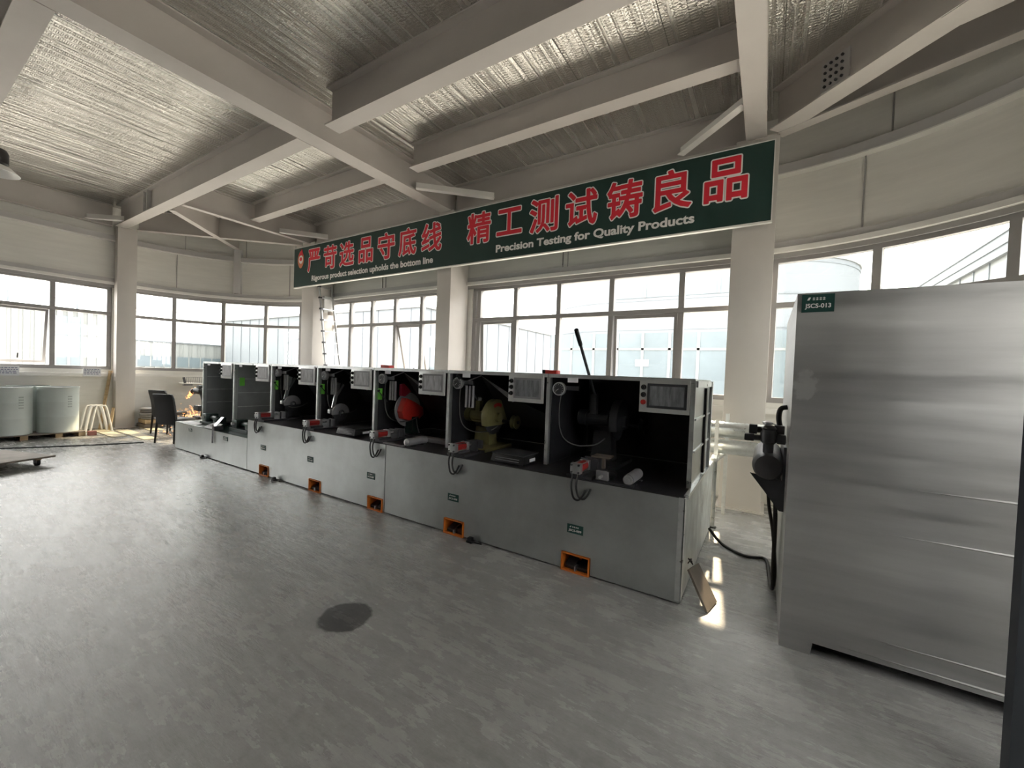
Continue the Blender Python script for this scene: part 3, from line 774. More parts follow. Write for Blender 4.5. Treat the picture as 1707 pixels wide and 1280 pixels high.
# ------------------------------------------------------------------ hoods
YH0, YH1, ZH = 3.40, 4.39, 1.60
HX = [-8.86, -7.69, -6.50, -5.305, -4.12, -2.92, -1.715, -.455]
HL = ['grey lined machine hood farthest left in the row', 'grey lined machine hood, second from the far left', 'black lined hood over the small grey saw next to the low bench',
      'black lined hood with a small white blade and a black scale', 'black lined hood over the red saw', 'black lined hood over the olive green saw', 'black lined hood nearest the camera over the black saw']
def hood(k):
    x0, x1 = HX[k], HX[k+1]; zb = (BZ if k >= 2 else LZ)+.007
    dark = k >= 2
    root = thing('machine_hood', ((x0+x1)/2, YH0, zb), HL[k], 'hood', 'machine hoods along the benches')
    LM = RUBBER if dark else DGREY
    e = .004
    MB().box(x0+e, x0+.016, YH0, YH1, zb, ZH).build('side_panel', GALV, root)
    lm = MB().box(x0+.017, x0+.022, YH0+.035, YH1-.02, zb+.005, ZH-.01).build('side_liner', LM, root)
    if not dark:
        for z in (.86, 1.10, 1.34): MB().box(x0+.0225, x0+.026, YH0+.04, YH1-.02, z-.006, z+.006).build('seam_strip', GALV_DULL, lm)
    MB().box(x0+e, (x1-e if k != 1 else -6.58), YH1-.016, YH1, zb, ZH).build('back_panel', GALV, root)
    MB().box(x0+.024, (x1-.02 if k != 1 else -6.58), YH1-.022, YH1-.017, zb+.005, ZH-.01).build('back_liner', LM, root)
    MB().box(x0+e, x1-e, YH0-.012, YH1, ZH, ZH+.012).build('top_panel', GALV_DULL, root)
    MB().box(x0+e, x1-e, YH0-.022, YH0-.012, ZH-.018, ZH+.016).build('top_rail', TRIMZ, root)
    MB().box(x0-.012, x0+.022, YH0-.022, YH0, zb, ZH-.02).build('front_post', TRIMZ, root)
    rm = MB()
    for i in range(5):
        x = x0+.1+i*(x1-x0-.2)/4; rm.lathe([(.007, 0), (.006, .004), (.001, .006)], (x, YH0-.02, ZH+.012), 'Z', 10)
    rm.build('rivet_row', SILVER, root)
    if k == 6:
        MB().box(x1-.034, x1, YH0-.022, YH0, zb, ZH-.02).build('front_post', TRIMZ, root)
        MB().box(x1-.016, x1-e, YH0, YH1, zb, ZH).build('side_panel', GALV, root)
        MB().box(x1-.021, x1-.0165, YH0+.035, YH1-.02, zb+.005, ZH-.01).build('side_liner', RUBBER, root)
        MB().box(x1-.004, x1+.016, YH0+.55, YH0+.62, zb+.02, ZH-.06).build('side_rail', BLACKM, root)
        MB().box(x1-.004, x1+.020, YH1-.07, YH1, zb, ZH).build('side_rail', TRIMZ, root)
        MB().box(x1-.004, x1+.012, YH0+.02, YH1, ZH-.05, ZH).build('side_rail', TRIMZ, root)
        sr = MB()
        for z in (1.05, 1.30): sr.box(x1-.004, x1+.008, YH0+.02, YH1-.07, z-.008, z+.008)
        sr.build('side_rib', TRIMZ, root)
    # control panel hanging at the top right corner
    px0, px1 = x1-.415, x1-.035
    cp = MB().box(px0, px1, YH0-.045, YH0-.023, 1.335, 1.598).build('control_panel', PANELW, root, bevel=.003)
    MB().box(px0+.062, px1-.020, YH0-.050, YH0-.045, 1.372, 1.567).build('screen_bezel', BLACKM if k == 6 else GREYP, cp)
    MB().box(px0+.082, px1-.040, YH0-.0525, YH0-.050, 1.392, 1.547).build('screen', SCREEN if k >= 5 else SCREENL, cp)
    for i, z in enumerate((1.535, 1.475, 1.415)):
        kb = MB().lathe([(.021, 0), (.021, -.006), (.014, -.008), (.013, -.03), (.008, -.032)], (px0+.032, YH0-.045, z), 'Y', 16)
        kb.build('button', RED if (k == 6 and i == 2) else BLACK, cp)
    # sticker
    MB().box(x0+.20, x0+.30, YH0-.028, YH0-.023, 1.545, 1.588).build('sticker', PAPER, root)
    # gauge
    if k >= 2:
        gx, gz = x0+.095, 1.48
        pg = MB().lathe([(.058, 0), (.062, -.01), (.062, -.045), (.054, -.05), (.052, -.046)], (gx, YH0+.06, gz), 'Y', 28).build('pressure_gauge', SILVER if k >= 4 else GREYP, root)
        MB().lathe([(.051, 0), (.051, -.002)], (gx, YH0+.0135, gz), 'Y', 24).build('dial', BLACKM, pg)
        dm = MB(); yb = YH0+.0105
        for i in range(11):
            t = math.radians(225-27*i); d = Vector((math.cos(t), 0, math.sin(t)))
            dm.bar(Vector((gx, yb, gz))+d*.036, Vector((gx, yb, gz))+d*.045, .003, .001, (0, 1, 0))
        t = math.radians(215); dm.bar((gx, yb, gz), (gx+.034*math.cos(t), yb, gz+.034*math.sin(t)), .004, .001, (0, 1, 0))
        dm.build('needle', WHITEP, pg)
        MB().box(gx-.02, x0+.27, YH0+.06, YH0+.085, gz-.01, gz+.03).build('gauge_bracket', BLACKM, root)
        # hose from the gauge to the saw
        MB().tube([(gx, YH0+.08, gz-.05), (gx-.02, YH0+.09, 1.30), (gx-.015, YH0+.10, 1.12), (gx+.04, YH0+.12, 1.0), (gx+.16, YH0+.16, .955), (gx+.30, YH0+.22, .975), (gx+.36, YH0+.30, 1.03)], .0065, 8).build('hose', HOSEG, root)
    if 2 <= k <= 5:
        for i in range(3):
            x = x0+.16+.045*i
            MB().cyl((x, YH0+.10, 1.22), (x, YH0+.10, 1.455), .015 if i != 1 else .012, 12).build('filter_tube', GREYP, root)
        # bent rod and sloping splash curtain with a pale upper edge
        ap = Vector((x0+.28, YH0+.20, 1.57))
        MB().bar((x0+.14, YH0+.12, 1.50), ap, .012, .012).build('curtain_rod', GREYP, root)
        q1 = Vector((x0+.66, YH0+.34, 1.33)); q2 = Vector((x0+1.03, YH0+.40, 1.18))
        cu = MB().slab([ap, q1, q2, (x0+1.0, YH0+.52, zb+.25), (x0+.45, YH0+.52, zb+.25)], .004).build('splash_curtain', RUBBER, root)
        MB().slab([ap+Vector((0, -.006, 0)), q1+Vector((.02, -.006, .0)), q1+Vector((-.05, -.006, -.035))], .003).build('curtain_edge', GREYP, cu)
    if 2 <= k <= 4:
        vb = MB().box(x0+.024, x0+.07, YH0+.02, YH0+.055, 1.22, 1.36).build('valve_box', GREEN, root, bevel=.004)
        MB().lathe([(.016, 0), (.014, -.02)], (x0+.052, YH0+.02, 1.33), 'Y', 14).build('valve_knob', BLACK, vb)
        MB().tube([(x0+.055, YH0+.0, 1.33), (x0+.10, YH0+.02, 1.28), (x0+.16, YH0+.06, 1.20)], .006, 8).build('valve_cable', BLACK, vb)
    if k < 2:
        MB().box(x0+.026, x0+.03, YH0+.06, YH0+.14, 1.22, 1.36).build('green_tag', GREEN, root) if k == 1 else None
    return root
for k in range(7): hood(k)

# ------------------------------------------------------------------ saws on the benches
def half_disc(c, r, x0, x1, a0, a1, n=22):
    pts = [(c[0]+r*math.cos(math.radians(a0+(a1-a0)*i/n)), c[1]+r*math.sin(math.radians(a0+(a1-a0)*i/n))) for i in range(n+1)]
    return MB().prism(pts, 'X', x0, x1)
# black saw nearest the camera
def big_saw(x, y, ped_m, body_m, guard_m, label, motor_z, handle, r_guard, stripe=False):
    root = thing('cutoff_saw', (x, y, BZ+.007), label, 'saw', 'cutting machines on the benches')
    z0 = BZ+.007
    MB().box(x-.20, x+.22, y-.30, y+.22, z0, z0+.035).build('base_plate', ped_m, root, bevel=.006)
    MB().prism([(x-.11, z0+.035), (x+.11, z0+.035), (x+.085, motor_z-.12), (x-.085, motor_z-.12)], 'Y', y-.07, y+.08).build('pedestal', ped_m, root, bevel=.008)
    MB().cyl((x-.12, y, motor_z-.10), (x+.12, y, motor_z-.10), .035, 16).build('pivot_shaft', BLACKM, root)
    mt = MB().lathe([(.05, -.26), (.078, -.25), (.082, -.17), (.066, -.165), (.066, -.155), (.080, -.15), (.080, .06), (.055, .075), (.03, .08)], (x, y-.02, motor_z), 'X', 28).build('motor', body_m, root)
    fm = MB()
    for i in range(10):
        t = 2*PI*i/10; d = Vector((0, math.cos(t), math.sin(t)))
        fm.bar(Vector((x-.14, y-.02, motor_z))+d*.082, Vector((x+.04, y-.02, motor_z))+d*.082, .006, .008, d)
    fm.build('cooling_ribs', body_m, mt)
    MB().box(x-.02, x+.10, y-.05, y+.05, motor_z-.17, motor_z+.02).build('arm', body_m, root, bevel=.012)
    gx = x+.12; gc = (y-.06, motor_z-.005)
    g = half_disc(gc, r_guard, gx, gx+.075, -25, 205, 28).build('blade_guard', guard_m, root, bevel=.008)
    if stripe:
        sm = MB(); n = 12
        for i in range(n):
            pts = []
            for t, rr_ in ((60+i*5, .62), (65+i*5, .62), (65+i*5, .80), (60+i*5, .80)):
                pts.append((gc[0]+rr_*r_guard*math.cos(math.radians(180-t)), gc[1]+rr_*r_guard*math.sin(math.radians(180-t))))
            sm.prism(pts, 'X', gx+.0755, gx+.0775)
        sm.build('red_stripe', RED, g)
    MB().lathe([(r_guard*.93, .03), (r_guard*.93, .034)], (gx, y-.06, motor_z-.005), 'X', 32).build('blade', BLACKM, root)
    MB().lathe([(.055, 0), (.05, .035), (.02, .045)], (gx+.075, y-.06, motor_z-.005), 'X', 20).build('hub_cap', body_m, root)
    a, b = handle
    h = MB().cyl(b, Vector(b).lerp(Vector(a), .82), .013, 12).build('handle', BLACKM, root)
    MB().cyl(Vector(b).lerp(Vector(a), .80), a, .018, 14).build('grip', BLACK, h)
    MB().lathe([(.01, 0), (.026, .008), (.028, .03), (.018, .045)], b, 'Z', 16).build('handle_boss', SILVER if stripe else BLACKM, h)
    MB().box(b[0]-.03, b[0]+.03, b[1]-.03, b[1]+.03, motor_z+.05, b[2]+.005).build('handle_lug', body_m, root)
    # pulley to the right
    MB().lathe([(.05, .20), (.075, .21), (.055, .235), (.075, .26), (.05, .27)], (gx, y+.05, motor_z-.05), 'X', 24).build('pulley', ped_m, root)
    MB().cyl((gx+.07, y+.05, motor_z-.05), (gx+.28, y+.05, motor_z-.05), .018, 12).build('drive_shaft', BLACKM, root)
    return root
big_saw(-1.32, 3.86, BLACKM, BLACKM, BLACKM, 'black pedestal cutting saw with a tall upright lever', 1.20, ((-1.318, 3.06, 1.975), (-1.385, 3.72, 1.43)), .20)
big_saw(-2.66, 3.74, OLIVE, OLIVE, OLIVE, 'olive green cutting saw with a red striped blade guard', 1.125, ((-2.81, 3.39, 1.57), (-2.70, 3.66, 1.285)), .20, True)

# red saw
rs = thing('cutoff_saw', (-3.80, 3.72, BZ+.007), 'red cutting saw with a grey disc under the middle hood', 'saw', 'cutting machines on the benches')
MB().box(-3.98, -3.60, 3.55, 3.95, BZ+.007, BZ+.04).build('base_plate', BLACKM, rs)
MB().prism([(-3.87, BZ+.04), (-3.72, BZ+.04), (-3.74, 1.02), (-3.86, 1.02)], 'Y', 3.66, 3.78).build('pedestal', DKGREEN, rs, bevel=.006)
half_disc((3.70, 1.10), .215, -3.86, -3.845, 0, 360, 36).build('disc', GREYP, rs)
MB().prism([(3.50, 1.09), (3.57, 1.26), (3.72, 1.20), (3.86, 1.13), (3.88, 1.03), (3.78, .97), (3.62, .97), (3.53, 1.0)], 'X', -3.84, -3.74).build('body_cover', RED, rs, bevel=.02)
MB().prism([(3.54, 1.28), (3.54, 1.42), (3.58, 1.43), (3.70, 1.33), (3.60, 1.27)], 'X', -3.85, -3.80).build('top_guard', PINK, rs, bevel=.006)
MB().lathe([(.06, -.22), (.065, -.2), (.065, -.03), (.05, 0)], (-3.86, 3.66, 1.03), 'X', 22).build('motor', BLACKM, rs)
MB().tube([(-3.72, 3.66, .99), (-3.70, 3.64, .92), (-3.72, 3.66, .84), (-3.68, 3.70, BZ+.045)], .008, 8).build('cable', BLACK, rs)
MB().tube([(-3.74, 3.74, .99), (-3.71, 3.73, .90), (-3.70, 3.76, BZ+.045)], .007, 8).build('cable', GREYP, rs)

def small_saw(x, y, label, zc):
    root = thing('cutoff_saw', (x, y, BZ+.007), label, 'saw', 'cutting machines on the benches')
    MB().box(x-.16, x+.10, y-.18, y+.14, BZ+.007, BZ+.03).build('base_plate', BLACKM, root)
    MB().box(x-.13, x-.05, y-.04, y+.04, BZ+.03, zc).build('pedestal', BLACKM, root, bevel=.008)
    gd = half_disc((y, zc), .13, x-.01, x+.03, -5, 190, 26).build('blade_guard', GREYP, root, bevel=.004)
    half_disc((y, zc), .118, x+.004, x+.012, 0, 360, 30).build('blade', BLACKM, root)
    MB().lathe([(.042, 0), (.042, .012), (.02, .02)], (x+.03, y, zc), 'X', 20).build('flange', BLACKM, gd)
    MB().lathe([(.018, .02), (.012, .034)], (x+.03, y, zc), 'X', 12).build('arbor_nut', SILVER, gd)
    MB().cyl((x-.12, y-.06, zc+.02), (x-.01, y-.06, zc+.02), .05, 18).build('motor', BLACKM, root)
    h = MB().bar((x-.03, y-.09, zc+.07), (x-.03, y-.01, zc+.42), .018, .05).build('handle', SILVER, root)
    MB().bar((x-.03, y-.03, zc+.25), (x-.03, y+.06, zc+.40), .02, .035).build('handle_brace', GREYP, h)
    MB().box(x-.05, x+.0, y-.16, y-.08, zc+.0, zc+.05).build('nose_block', SILVER, root, bevel=.004)
    return root
small_saw(-6.30, 3.60, 'small grey disc saw in the first black lined hood', 1.005)
small_saw(-5.06, 3.58, 'small white bladed saw behind the black scale, mid row', .965)

# pneumatic clamps at the bench edge
cl = thing('pneumatic_clamp', (0, 3.15, BZ+.007), 'x', 'clamp', 'red pneumatic clamps along the bench edge')
z0 = BZ+.007
MB().box(-.10, .12, 3.11, 3.50, z0, z0+.022).build('clamp_base', BLACKM, cl)
MB().box(-.035, .035, 3.12, 3.30, z0+.022, z0+.042).build('cylinder_mount', BLACKM, cl)
eb = MB().box(-.044, .044, 3.055, 3.105, z0+.042, z0+.128).build('end_block', SILVER, cl, bevel=.005)
bo = MB()
for sx in (-1, 1):
    for sz in (-1, 1): bo.cyl((sx*.03, 3.056, z0+.085+sz*.03), (sx*.03, 3.046, z0+.085+sz*.03), .009, 8)
bo.build('tie_bolts', BLACKM, eb)
MB().cyl((0, 3.105, z0+.085), (0, 3.245, z0+.085), .040, 24).build('barrel', REDCYL, cl)
tr = MB()
for sx in (-1, 1):
    for sz in (-1, 1): tr.cyl((sx*.033, 3.10, z0+.085+sz*.033), (sx*.033, 3.25, z0+.085+sz*.033), .005, 8)
tr.build('tie_rods', SILVER, cl)
MB().box(-.042, .042, 3.245, 3.285, z0+.044, z0+.126).build('end_cap', SILVER, cl, bevel=.004)
MB().cyl((0, 3.285, z0+.085), (0, 3.36, z0+.085), .012, 12).build('piston_rod', SILVER, cl)
MB().box(-.075, .075, 3.36, 3.385, z0+.022, z0+.12).box(-.075, .075, 3.45, 3.475, z0+.022, z0+.12).build('clamp_jaw', BLACKM, cl)
for k, (dx, lz) in enumerate(((-.024, .15), (.020, .135))):
    hs = MB().tube([(dx, 3.075, z0+.044), (dx-.004, 3.056, z0-.02), (dx, 3.052, z0-.08), (dx+.02, 3.054, z0-lz), (dx+.06, 3.056, z0-lz-.012), (dx+.095, 3.060, z0-lz+.03), (dx+.11, 3.074, z0-lz+.075)], .0085, 8).build('air_hose', BLACK, cl)
for x, l in ((-6.27, 'red clamp at the step down to the low bench'), (-5.05, 'red clamp left of the black scale in mid row'), (-3.73, 'red clamp in front of the red saw'), (-2.57, 'red clamp in front of the olive green saw'), (-1.275, 'red clamp nearest the camera, before the black saw')):
    place(cl, (x, 3.15, BZ+.007), l)

# black scales
sc_ = thing('bench_scale', (0, 3.3, BZ+.007), 'x', 'scale', 'black weighing scales on the bench')
MB().add([(-.18, 3.16, z0+.008), (.18, 3.16, z0+.008), (.18, 3.46, z0+.008), (-.18, 3.46, z0+.008), (-.17, 3.18, z0+.075), (.17, 3.18, z0+.075), (.17, 3.45, z0+.075), (-.17, 3.45, z0+.075)],
         [(0,3,2,1),(4,5,6,7),(0,1,5,4),(1,2,6,5),(2,3,7,6),(3,0,4,7)]).build('housing', BLACK, sc_, bevel=.006)
MB().box(-.175, .175, 3.17, 3.46, z0+.079, z0+.088).build('weighing_plate', BLACKM, sc_, bevel=.003)
for z in (.025, .045): MB().box(-.13, .13, 3.158+z*.28, 3.166+z*.28, z0+z, z0+z+.006).build('front_rib', GREYP, sc_)
MB().box(.176, .181, 3.28, 3.38, z0+.02, z0+.048).build('side_sticker', PAPER, sc_)
for sx in (-.15, .15):
    for y in (3.19, 3.43): MB().cyl((sx, y, z0), (sx, y, z0+.01), .014, 10).build('foot', BLACK, sc_)
place(sc_, (-4.36, 3.30, BZ+.007), 'black weighing scale in front of the white bladed saw')
place(sc_, (-2.00, 3.30, BZ+.007), 'black weighing scale right of the olive green saw')

# steel test cylinders lying on the bench
tc_ = thing('steel_roller', (0, 3.3, BZ+.007), 'x', 'roller', 'steel rollers lying on the bench')
MB().cyl((0, 3.14, z0+.045), (0, 3.42, z0+.045), .042, 24).build('barrel', GREYP, tc_)
MB().lathe([(.038, 0), (.034, -.012), (.016, -.014), (.014, -.028), (.006, -.03)], (0, 3.14, z0+.045), 'Y', 20).build('end_nut', SILVER, tc_)
MB().box(-.05, .05, 3.18, 3.22, z0, z0+.008).box(-.05, .05, 3.34, 3.38, z0, z0+.008).build('cradle', BLACKM, tc_)
place(tc_, (-3.27, 3.30, BZ+.007), 'grey roller on the bench before the red saw')
place(tc_, (-.87, 3.30, BZ+.007), 'grey roller on the bench nearest the camera')
# flat strips on the bench
tag(MB().box(-3.60, -3.30, 3.10, 3.14, z0, z0+.012).build('steel_strip', GREYP), 'grey steel strip on the bench edge before the red saw', 'strip')
tag(MB().box(-1.02, -.82, 3.10, 3.15, z0, z0+.014).build('steel_strip', BLACKM), 'dark steel strip on the bench edge by the nearest roller', 'strip')
tag(MB().box(-3.52, -3.0, 3.50, 3.62, z0, z0+.045).build('guide_rail', GREYP, bevel=.004), 'flat grey guide rail under the hood of the red saw', 'rail')
vs_ = thing('machine_vise', (-1.10, 3.3, z0), 'small dark vise beside the nearest red clamp', 'vise')
MB().box(-1.14, -1.02, 3.16, 3.34, z0, z0+.04).build('vise_body', BLACKM, vs_, bevel=.004)
MB().box(-1.13, -1.03, 3.14, 3.16, z0+.01, z0+.08).build('vise_jaw', GREYP, vs_)
MB().cyl((-1.08, 3.14, z0+.04), (-1.08, 3.09, z0+.04), .012, 12).build('screw', SILVER, vs_)
tag(MB().box(-1.28, -1.12, 3.42, 3.56, z0+.125, z0+.137).box(-1.22, -1.18, 3.48, 3.52, z0+.022, z0+.125).build('work_table', OLDWOOD), 'small brown plate between the nearest clamp and black saw', 'plate')

# small red boxes on top of the hoods
for x, l, bk in ((-4.05, 'red box on the hood over the red saw', 0), (-1.78, 'red and black box on the hood left of the black saw', 1)):
    bx_ = tag(MB().box(x, x+.12, 3.44, 3.52, ZH+.012, ZH+.05).build('small_box', RED, origin=(x, 3.48, ZH+.012), bevel=.004), l, 'box', 'small red boxes on the hood tops')
    MB().box(x-.03, x, 3.44, 3.52, ZH+.012, ZH+.052).build('box_end', BLACK if bk else RED, bx_)

# ------------------------------------------------------------------ low bench machines
def small_press(x, y, label):
    zz = LZ+.007
    r = thing('bench_machine', (x, y, zz), label, 'machine', 'dark green machines on the low bench')
    MB().box(x-.30, x+.28, y-.12, y+.14, zz, zz+.06).build('machine_bed', DKGREEN, r, bevel=.008)
    MB().box(x-.26, x-.10, y-.10, y+.10, zz+.06, zz+.19).build('headstock', DKGREEN, r, bevel=.015)
    MB().cyl((x-.10, y, zz+.12), (x+.10, y, zz+.12), .045, 18).build('spindle', DKGREEN, r)
    MB().box(x+.12, x+.24, y-.08, y+.08, zz+.06, zz+.15).build('tailstock', DKGREEN, r, bevel=.01)
    MB().cyl((x-.18, y-.10, zz+.13), (x-.18, y-.14, zz+.13), .02, 12).build('knob', WHITEP, r)
    return r
small_press(-8.30, 3.36, 'dark green bench machine at the far end of the low bench')
small_press(-7.15, 3.34, 'dark green bench machine beside the step of the benches')
pp = tag(MB().add([(-8.12, 3.12, LZ+.01), (-7.78, 3.12, LZ+.01), (-7.72, 3.24, LZ+.085), (-8.02, 3.24, LZ+.085), (-8.12, 3.125, LZ+.006), (-7.78, 3.125, LZ+.006), (-7.72, 3.245, LZ+.08), (-8.02, 3.245, LZ+.08)],
    [(0,1,2,3),(7,6,5,4),(0,4,5,1),(1,5,6,2),(2,6,7,3),(3,7,4,0)]).build('notice_card', PAPER), 'white card with black strokes leaning on the low bench', 'card')
mk = MB()
for i, (a, b) in enumerate((((.2, .3), (.3, .7)), ((.3, .7), (.42, .3)), ((.52, .3), (.60, .7)), ((.60, .7), (.7, .4)), ((.72, .3), (.8, .65)))):
    def on(p): return Vector((-8.12+.34*p[0]+.06*p[1], 3.118+.12*p[1], LZ+.012+.075*p[1]))
    mk.bar(on(a), on(b), .014, .002, (0, -.5, .8))
mk.build('strokes', BLACK, pp)
tag(MB().slab([(-8.9, 3.12, LZ+.008), (-8.45, 3.12, LZ+.008), (-8.42, 3.22, LZ+.03), (-8.9, 3.22, LZ+.03)], .004).build('paper_sheet', PAPER), 'white sheet lying at the far end of the low bench', 'paper')
lv = thing('clamp_lever', (-7.62, 3.1, LZ), 'silver lever with a rod hanging over the low bench edge', 'lever')
MB().slab([(-7.70, 3.10, LZ+.07), (-7.60, 3.10, LZ+.07), (-7.52, 3.18, LZ+.22), (-7.60, 3.18, LZ+.22)], .01).build('lever_plate', SILVER, lv)
MB().cyl((-7.66, 3.075, LZ+.10), (-7.66, 3.07, LZ-.20), .013, 12).build('rod', GREYP, lv)
MB().box(-7.70, -7.60, 3.08, 3.20, LZ+.006, LZ+.07).build('lever_block', BLACKM, lv)

# ------------------------------------------------------------------ right-hand cabinet and air equipment
cb = thing('sheet_metal_cabinet', (.95, 3.7, 0), 'tall brushed sheet metal cabinet filling the right side', 'cabinet')
CX0, CX1, CY0, CY1, CZ = .135, 1.80, 2.99, 4.45, 2.147
MB().prism([(CX0, .0), (CX0+.155, 0), (CX0+.165, .075), (CX1-.16, .075), (CX1-.15, 0), (CX1, 0), (CX1, CZ), (CX0, CZ)], 'Y', CY0, CY0+.012).build('front_panel', WORN, cb)
MB().box(CX0, CX0+.012, CY0+.012, CY1, 0, CZ).build('side_panel', STAIN, cb)
MB().box(CX1-.012, CX1, CY0+.012, CY1, 0, CZ).build('side_panel', STAIN, cb)
MB().box(CX0, CX1, CY1-.012, CY1, .0, CZ).build('rear_panel', STAIN, cb)
MB().box(CX0+.002, CX1-.002, CY0+.002, CY1, CZ-.012, CZ+.0).build('top_panel', STAIN, cb)
MB().box(CX0+.012, CX1-.012, CY0+.012, CY1-.012, .075, .087).build('bottom_panel', BLACKM, cb)
for z, xa in ((1.06, .62), (.80, .56), (.20, .52), (.105, .40)):
    MB().add([(xa, CY0, z), (CX1, CY0, z+.018), (CX1, CY0, z-.018), (xa+.1, CY0-.0045, z), (CX1, CY0-.006, z)], [(0,3,4,1),(0,2,4,3)]).build('pressed_crease', STAIN, cb)
plate_label(cb, .235, 2.085, .155, .105, CY0, 'JSCS-013')

tk = thing('air_tank', (.03, 3.6, 1.04), 'dark grey air tank hung beside the big cabinet', 'tank')
MB().lathe([(.0, -.004), (.04, 0), (.078, .02), (.094, .06), (.096, .10), (.096, .70), (.07, .75), (.02, .77)], (.035, 3.22, 1.04), 'Y', 32).build('vessel', TANK, tk)
for y in (3.30, 3.80): MB().prism([(-.07, .975), (.135, .945), (.135, .74), (.11, .74), (.02, .86)], 'Y', y, y+.012).build('mounting_bracket', BLACKM, tk)
MB().box(.118, .134, 3.26, 3.9, .92, 1.18).build('back_plate', BLACKM, tk)
vv = thing('valve_manifold', (.03, 3.3, 1.14), 'black valve manifold on top of the air tank', 'valve')
MB().cyl((.03, 3.30, 1.130), (.03, 3.30, 1.21), .032, 18).build('riser', BLACKM, vv)
MB().lathe([(.030, 0), (.050, .02), (.052, .075), (.038, .10), (.045, .11), (.03, .13)], (.03, 3.30, 1.185), 'Z', 20).build('regulator_body', BLACKM, vv)
MB().cyl((-.10, 3.30, 1.225), (.13, 3.30, 1.225), .020, 14).build('cross_pipe', BLACKM, vv)
MB().box(-.115, -.055, 3.275, 3.325, 1.20, 1.25).box(.075, .128, 3.27, 3.33, 1.195, 1.26).build('elbow', BLACKM, vv, bevel=.01)
MB().cyl((-.08, 3.36, 1.275), (.12, 3.36, 1.275), .022, 14).box(-.09, -.04, 3.335, 3.385, 1.245, 1.31).box(.06, .12, 3.335, 3.385, 1.25, 1.315).build('valve_block', BLACKM, vv, bevel=.006)
MB().lathe([(.012, 0), (.03, .01), (.03, .022), (.014, .03)], (.02, 3.33, 1.312), 'Z', 16).build('knob', SILVER, vv)
MB().bar((-.01, 3.34, 1.335), (.07, 3.37, 1.318), .022, .008).build('lever', SILVER, vv)
MB().tube([(.10, 3.44, 1.28), (.085, 3.46, 1.36), (.095, 3.46, 1.425), (.134, 3.46, 1.44)], .017, 12).build('hose', BLACK, vv)
tag(MB().tube([(.075, 3.40, .93), (.095, 3.45, .70), (.10, 3.5, .35), (.105, 3.6, .08), (.09, 4.0, .02), (.06, 4.34, .016), (-.10, 4.30, .016), (-.30, 4.48, .016), (-.43, 4.60, .10)], .014, 10).build('air_hose', BLACK), 'black hose curving across the floor from bench to cabinet', 'hose')
tag(MB().tube([(.04, 3.44, .92), (.055, 3.5, .72), (.09, 3.6, .50), (.118, 3.7, .20), (.118, 3.8, .02)], .012, 10).build('air_hose', BLACK), 'black hose hanging straight down under the air tank', 'hose')

# ducts and stand between bench and column
def duct(y, z, r, label):
    pts = []; x = -.85
    pf = []
    while x < 1.3:
        pf += [(r, x), (r*.955, x+.02)]; x += .04
    pf += [(r, x)]
    tag(MB().lathe([(r*.9, -.86)]+pf, (0, y, z), 'X', 24).build('flexible_duct', DUCT), label, 'duct', 'foil ducts between bench and column')
duct(5.42, 1.035, .10, 'upper silver flexible duct in front of the wide column')
duct(5.30, .855, .085, 'lower silver flexible duct in front of the wide column')
st = thing('duct_stand', (-.42, 5.0, 0), 'galvanised angle stand holding the silver ducts', 'stand')
MB().box(-.455, -.415, 4.95, 4.955, 0, 1.18).box(-.455, -.45, 4.955, 4.99, 0, 1.18).build('post', TRIMZ, st)
MB().box(-.40, -.36, 5.56, 5.565, 0, 1.22).box(-.365, -.36, 5.565, 5.60, 0, 1.22).build('post', TRIMZ, st)
MB().bar((-.44, 4.97, .745), (-.38, 5.58, .745), .04, .03).build('cross_bar', TRIMZ, st)
MB().bar((-.44, 4.93, .79), (-.43, 4.70, .79), .05, .03).build('bench_tie', TRIMZ, st)
MB().box(-.47, -.40, 4.94, 5.0, 0, .012).build('foot_plate', BLACK, st)

# leaning board at the bench end
bd = MB()
bd.slab([(-.285, 3.10, .0), (-.245, 3.295, .0), (-.385, 3.36, .22), (-.425, 3.165, .235)], .016)
tag(bd.build('leaning_board', OLDWOOD), 'small brown board leaning against the near bench end', 'board')
tag(MB().tube([(-.43, 3.22, .26), (-.41, 3.24, .29), (-.42, 3.28, .27), (-.40, 3.25, .25), (-.43, 3.24, .29), (-.41, 3.28, .26)], .004, 6).build('wire_coil', BLACK), 'tangle of black wire above the leaning board', 'wire')

# dark post beside the camera at the right edge
po = thing('machine_post', (.93, 2.42, 0), 'dark blue grey upright post at the right edge of the view', 'post')
MB().box(.872, .945, 2.385, 2.45, 0, 2.3).build('post_face', mat('blue_grey_paint', (.035, .042, .05), .45), po)
MB().box(.953, 1.10, 2.38, 2.46, 0, 2.3).build('post_flange', mat('blue_grey_paint_dark', (.028, .032, .038), .45), po)

# ------------------------------------------------------------------ left side: drums, trestles, boards
dr = thing('steel_drum', (0, 0, .1), 'x', 'drum', 'pale steel drums at the left wall')
MB().lathe([(.285, .0), (.292, .012), (.288, .03), (.288, .30), (.2895, .31), (.288, .32), (.288, .60), (.2895, .61), (.288, .62), (.288, .87), (.296, .885), (.296, .90), (.286, .90), (.284, .878)], (0, 0, .1), 'Z', 40).build('shell', DRUM, dr)
MB().lathe([(.282, .876), (.282, .880)], (0, 0, .1), 'Z', 36).build('lid', GREYP, dr)
MB().lathe([(.03, .88), (.03, .895), (.02, .90)], (.15, .05, .1), 'Z', 14).build('bung', BLACKM, dr)
sm_ = MB(Matrix.Rotation(math.radians(22), 4, 'Z'))
for i in range(5): sm_.box(.287, .2905, -.03, .035, .60+.05*i, .625+.05*i)
sm_.build('stencil_mark', mat('stencil_grey', (.36, .40, .38), .5), dr)
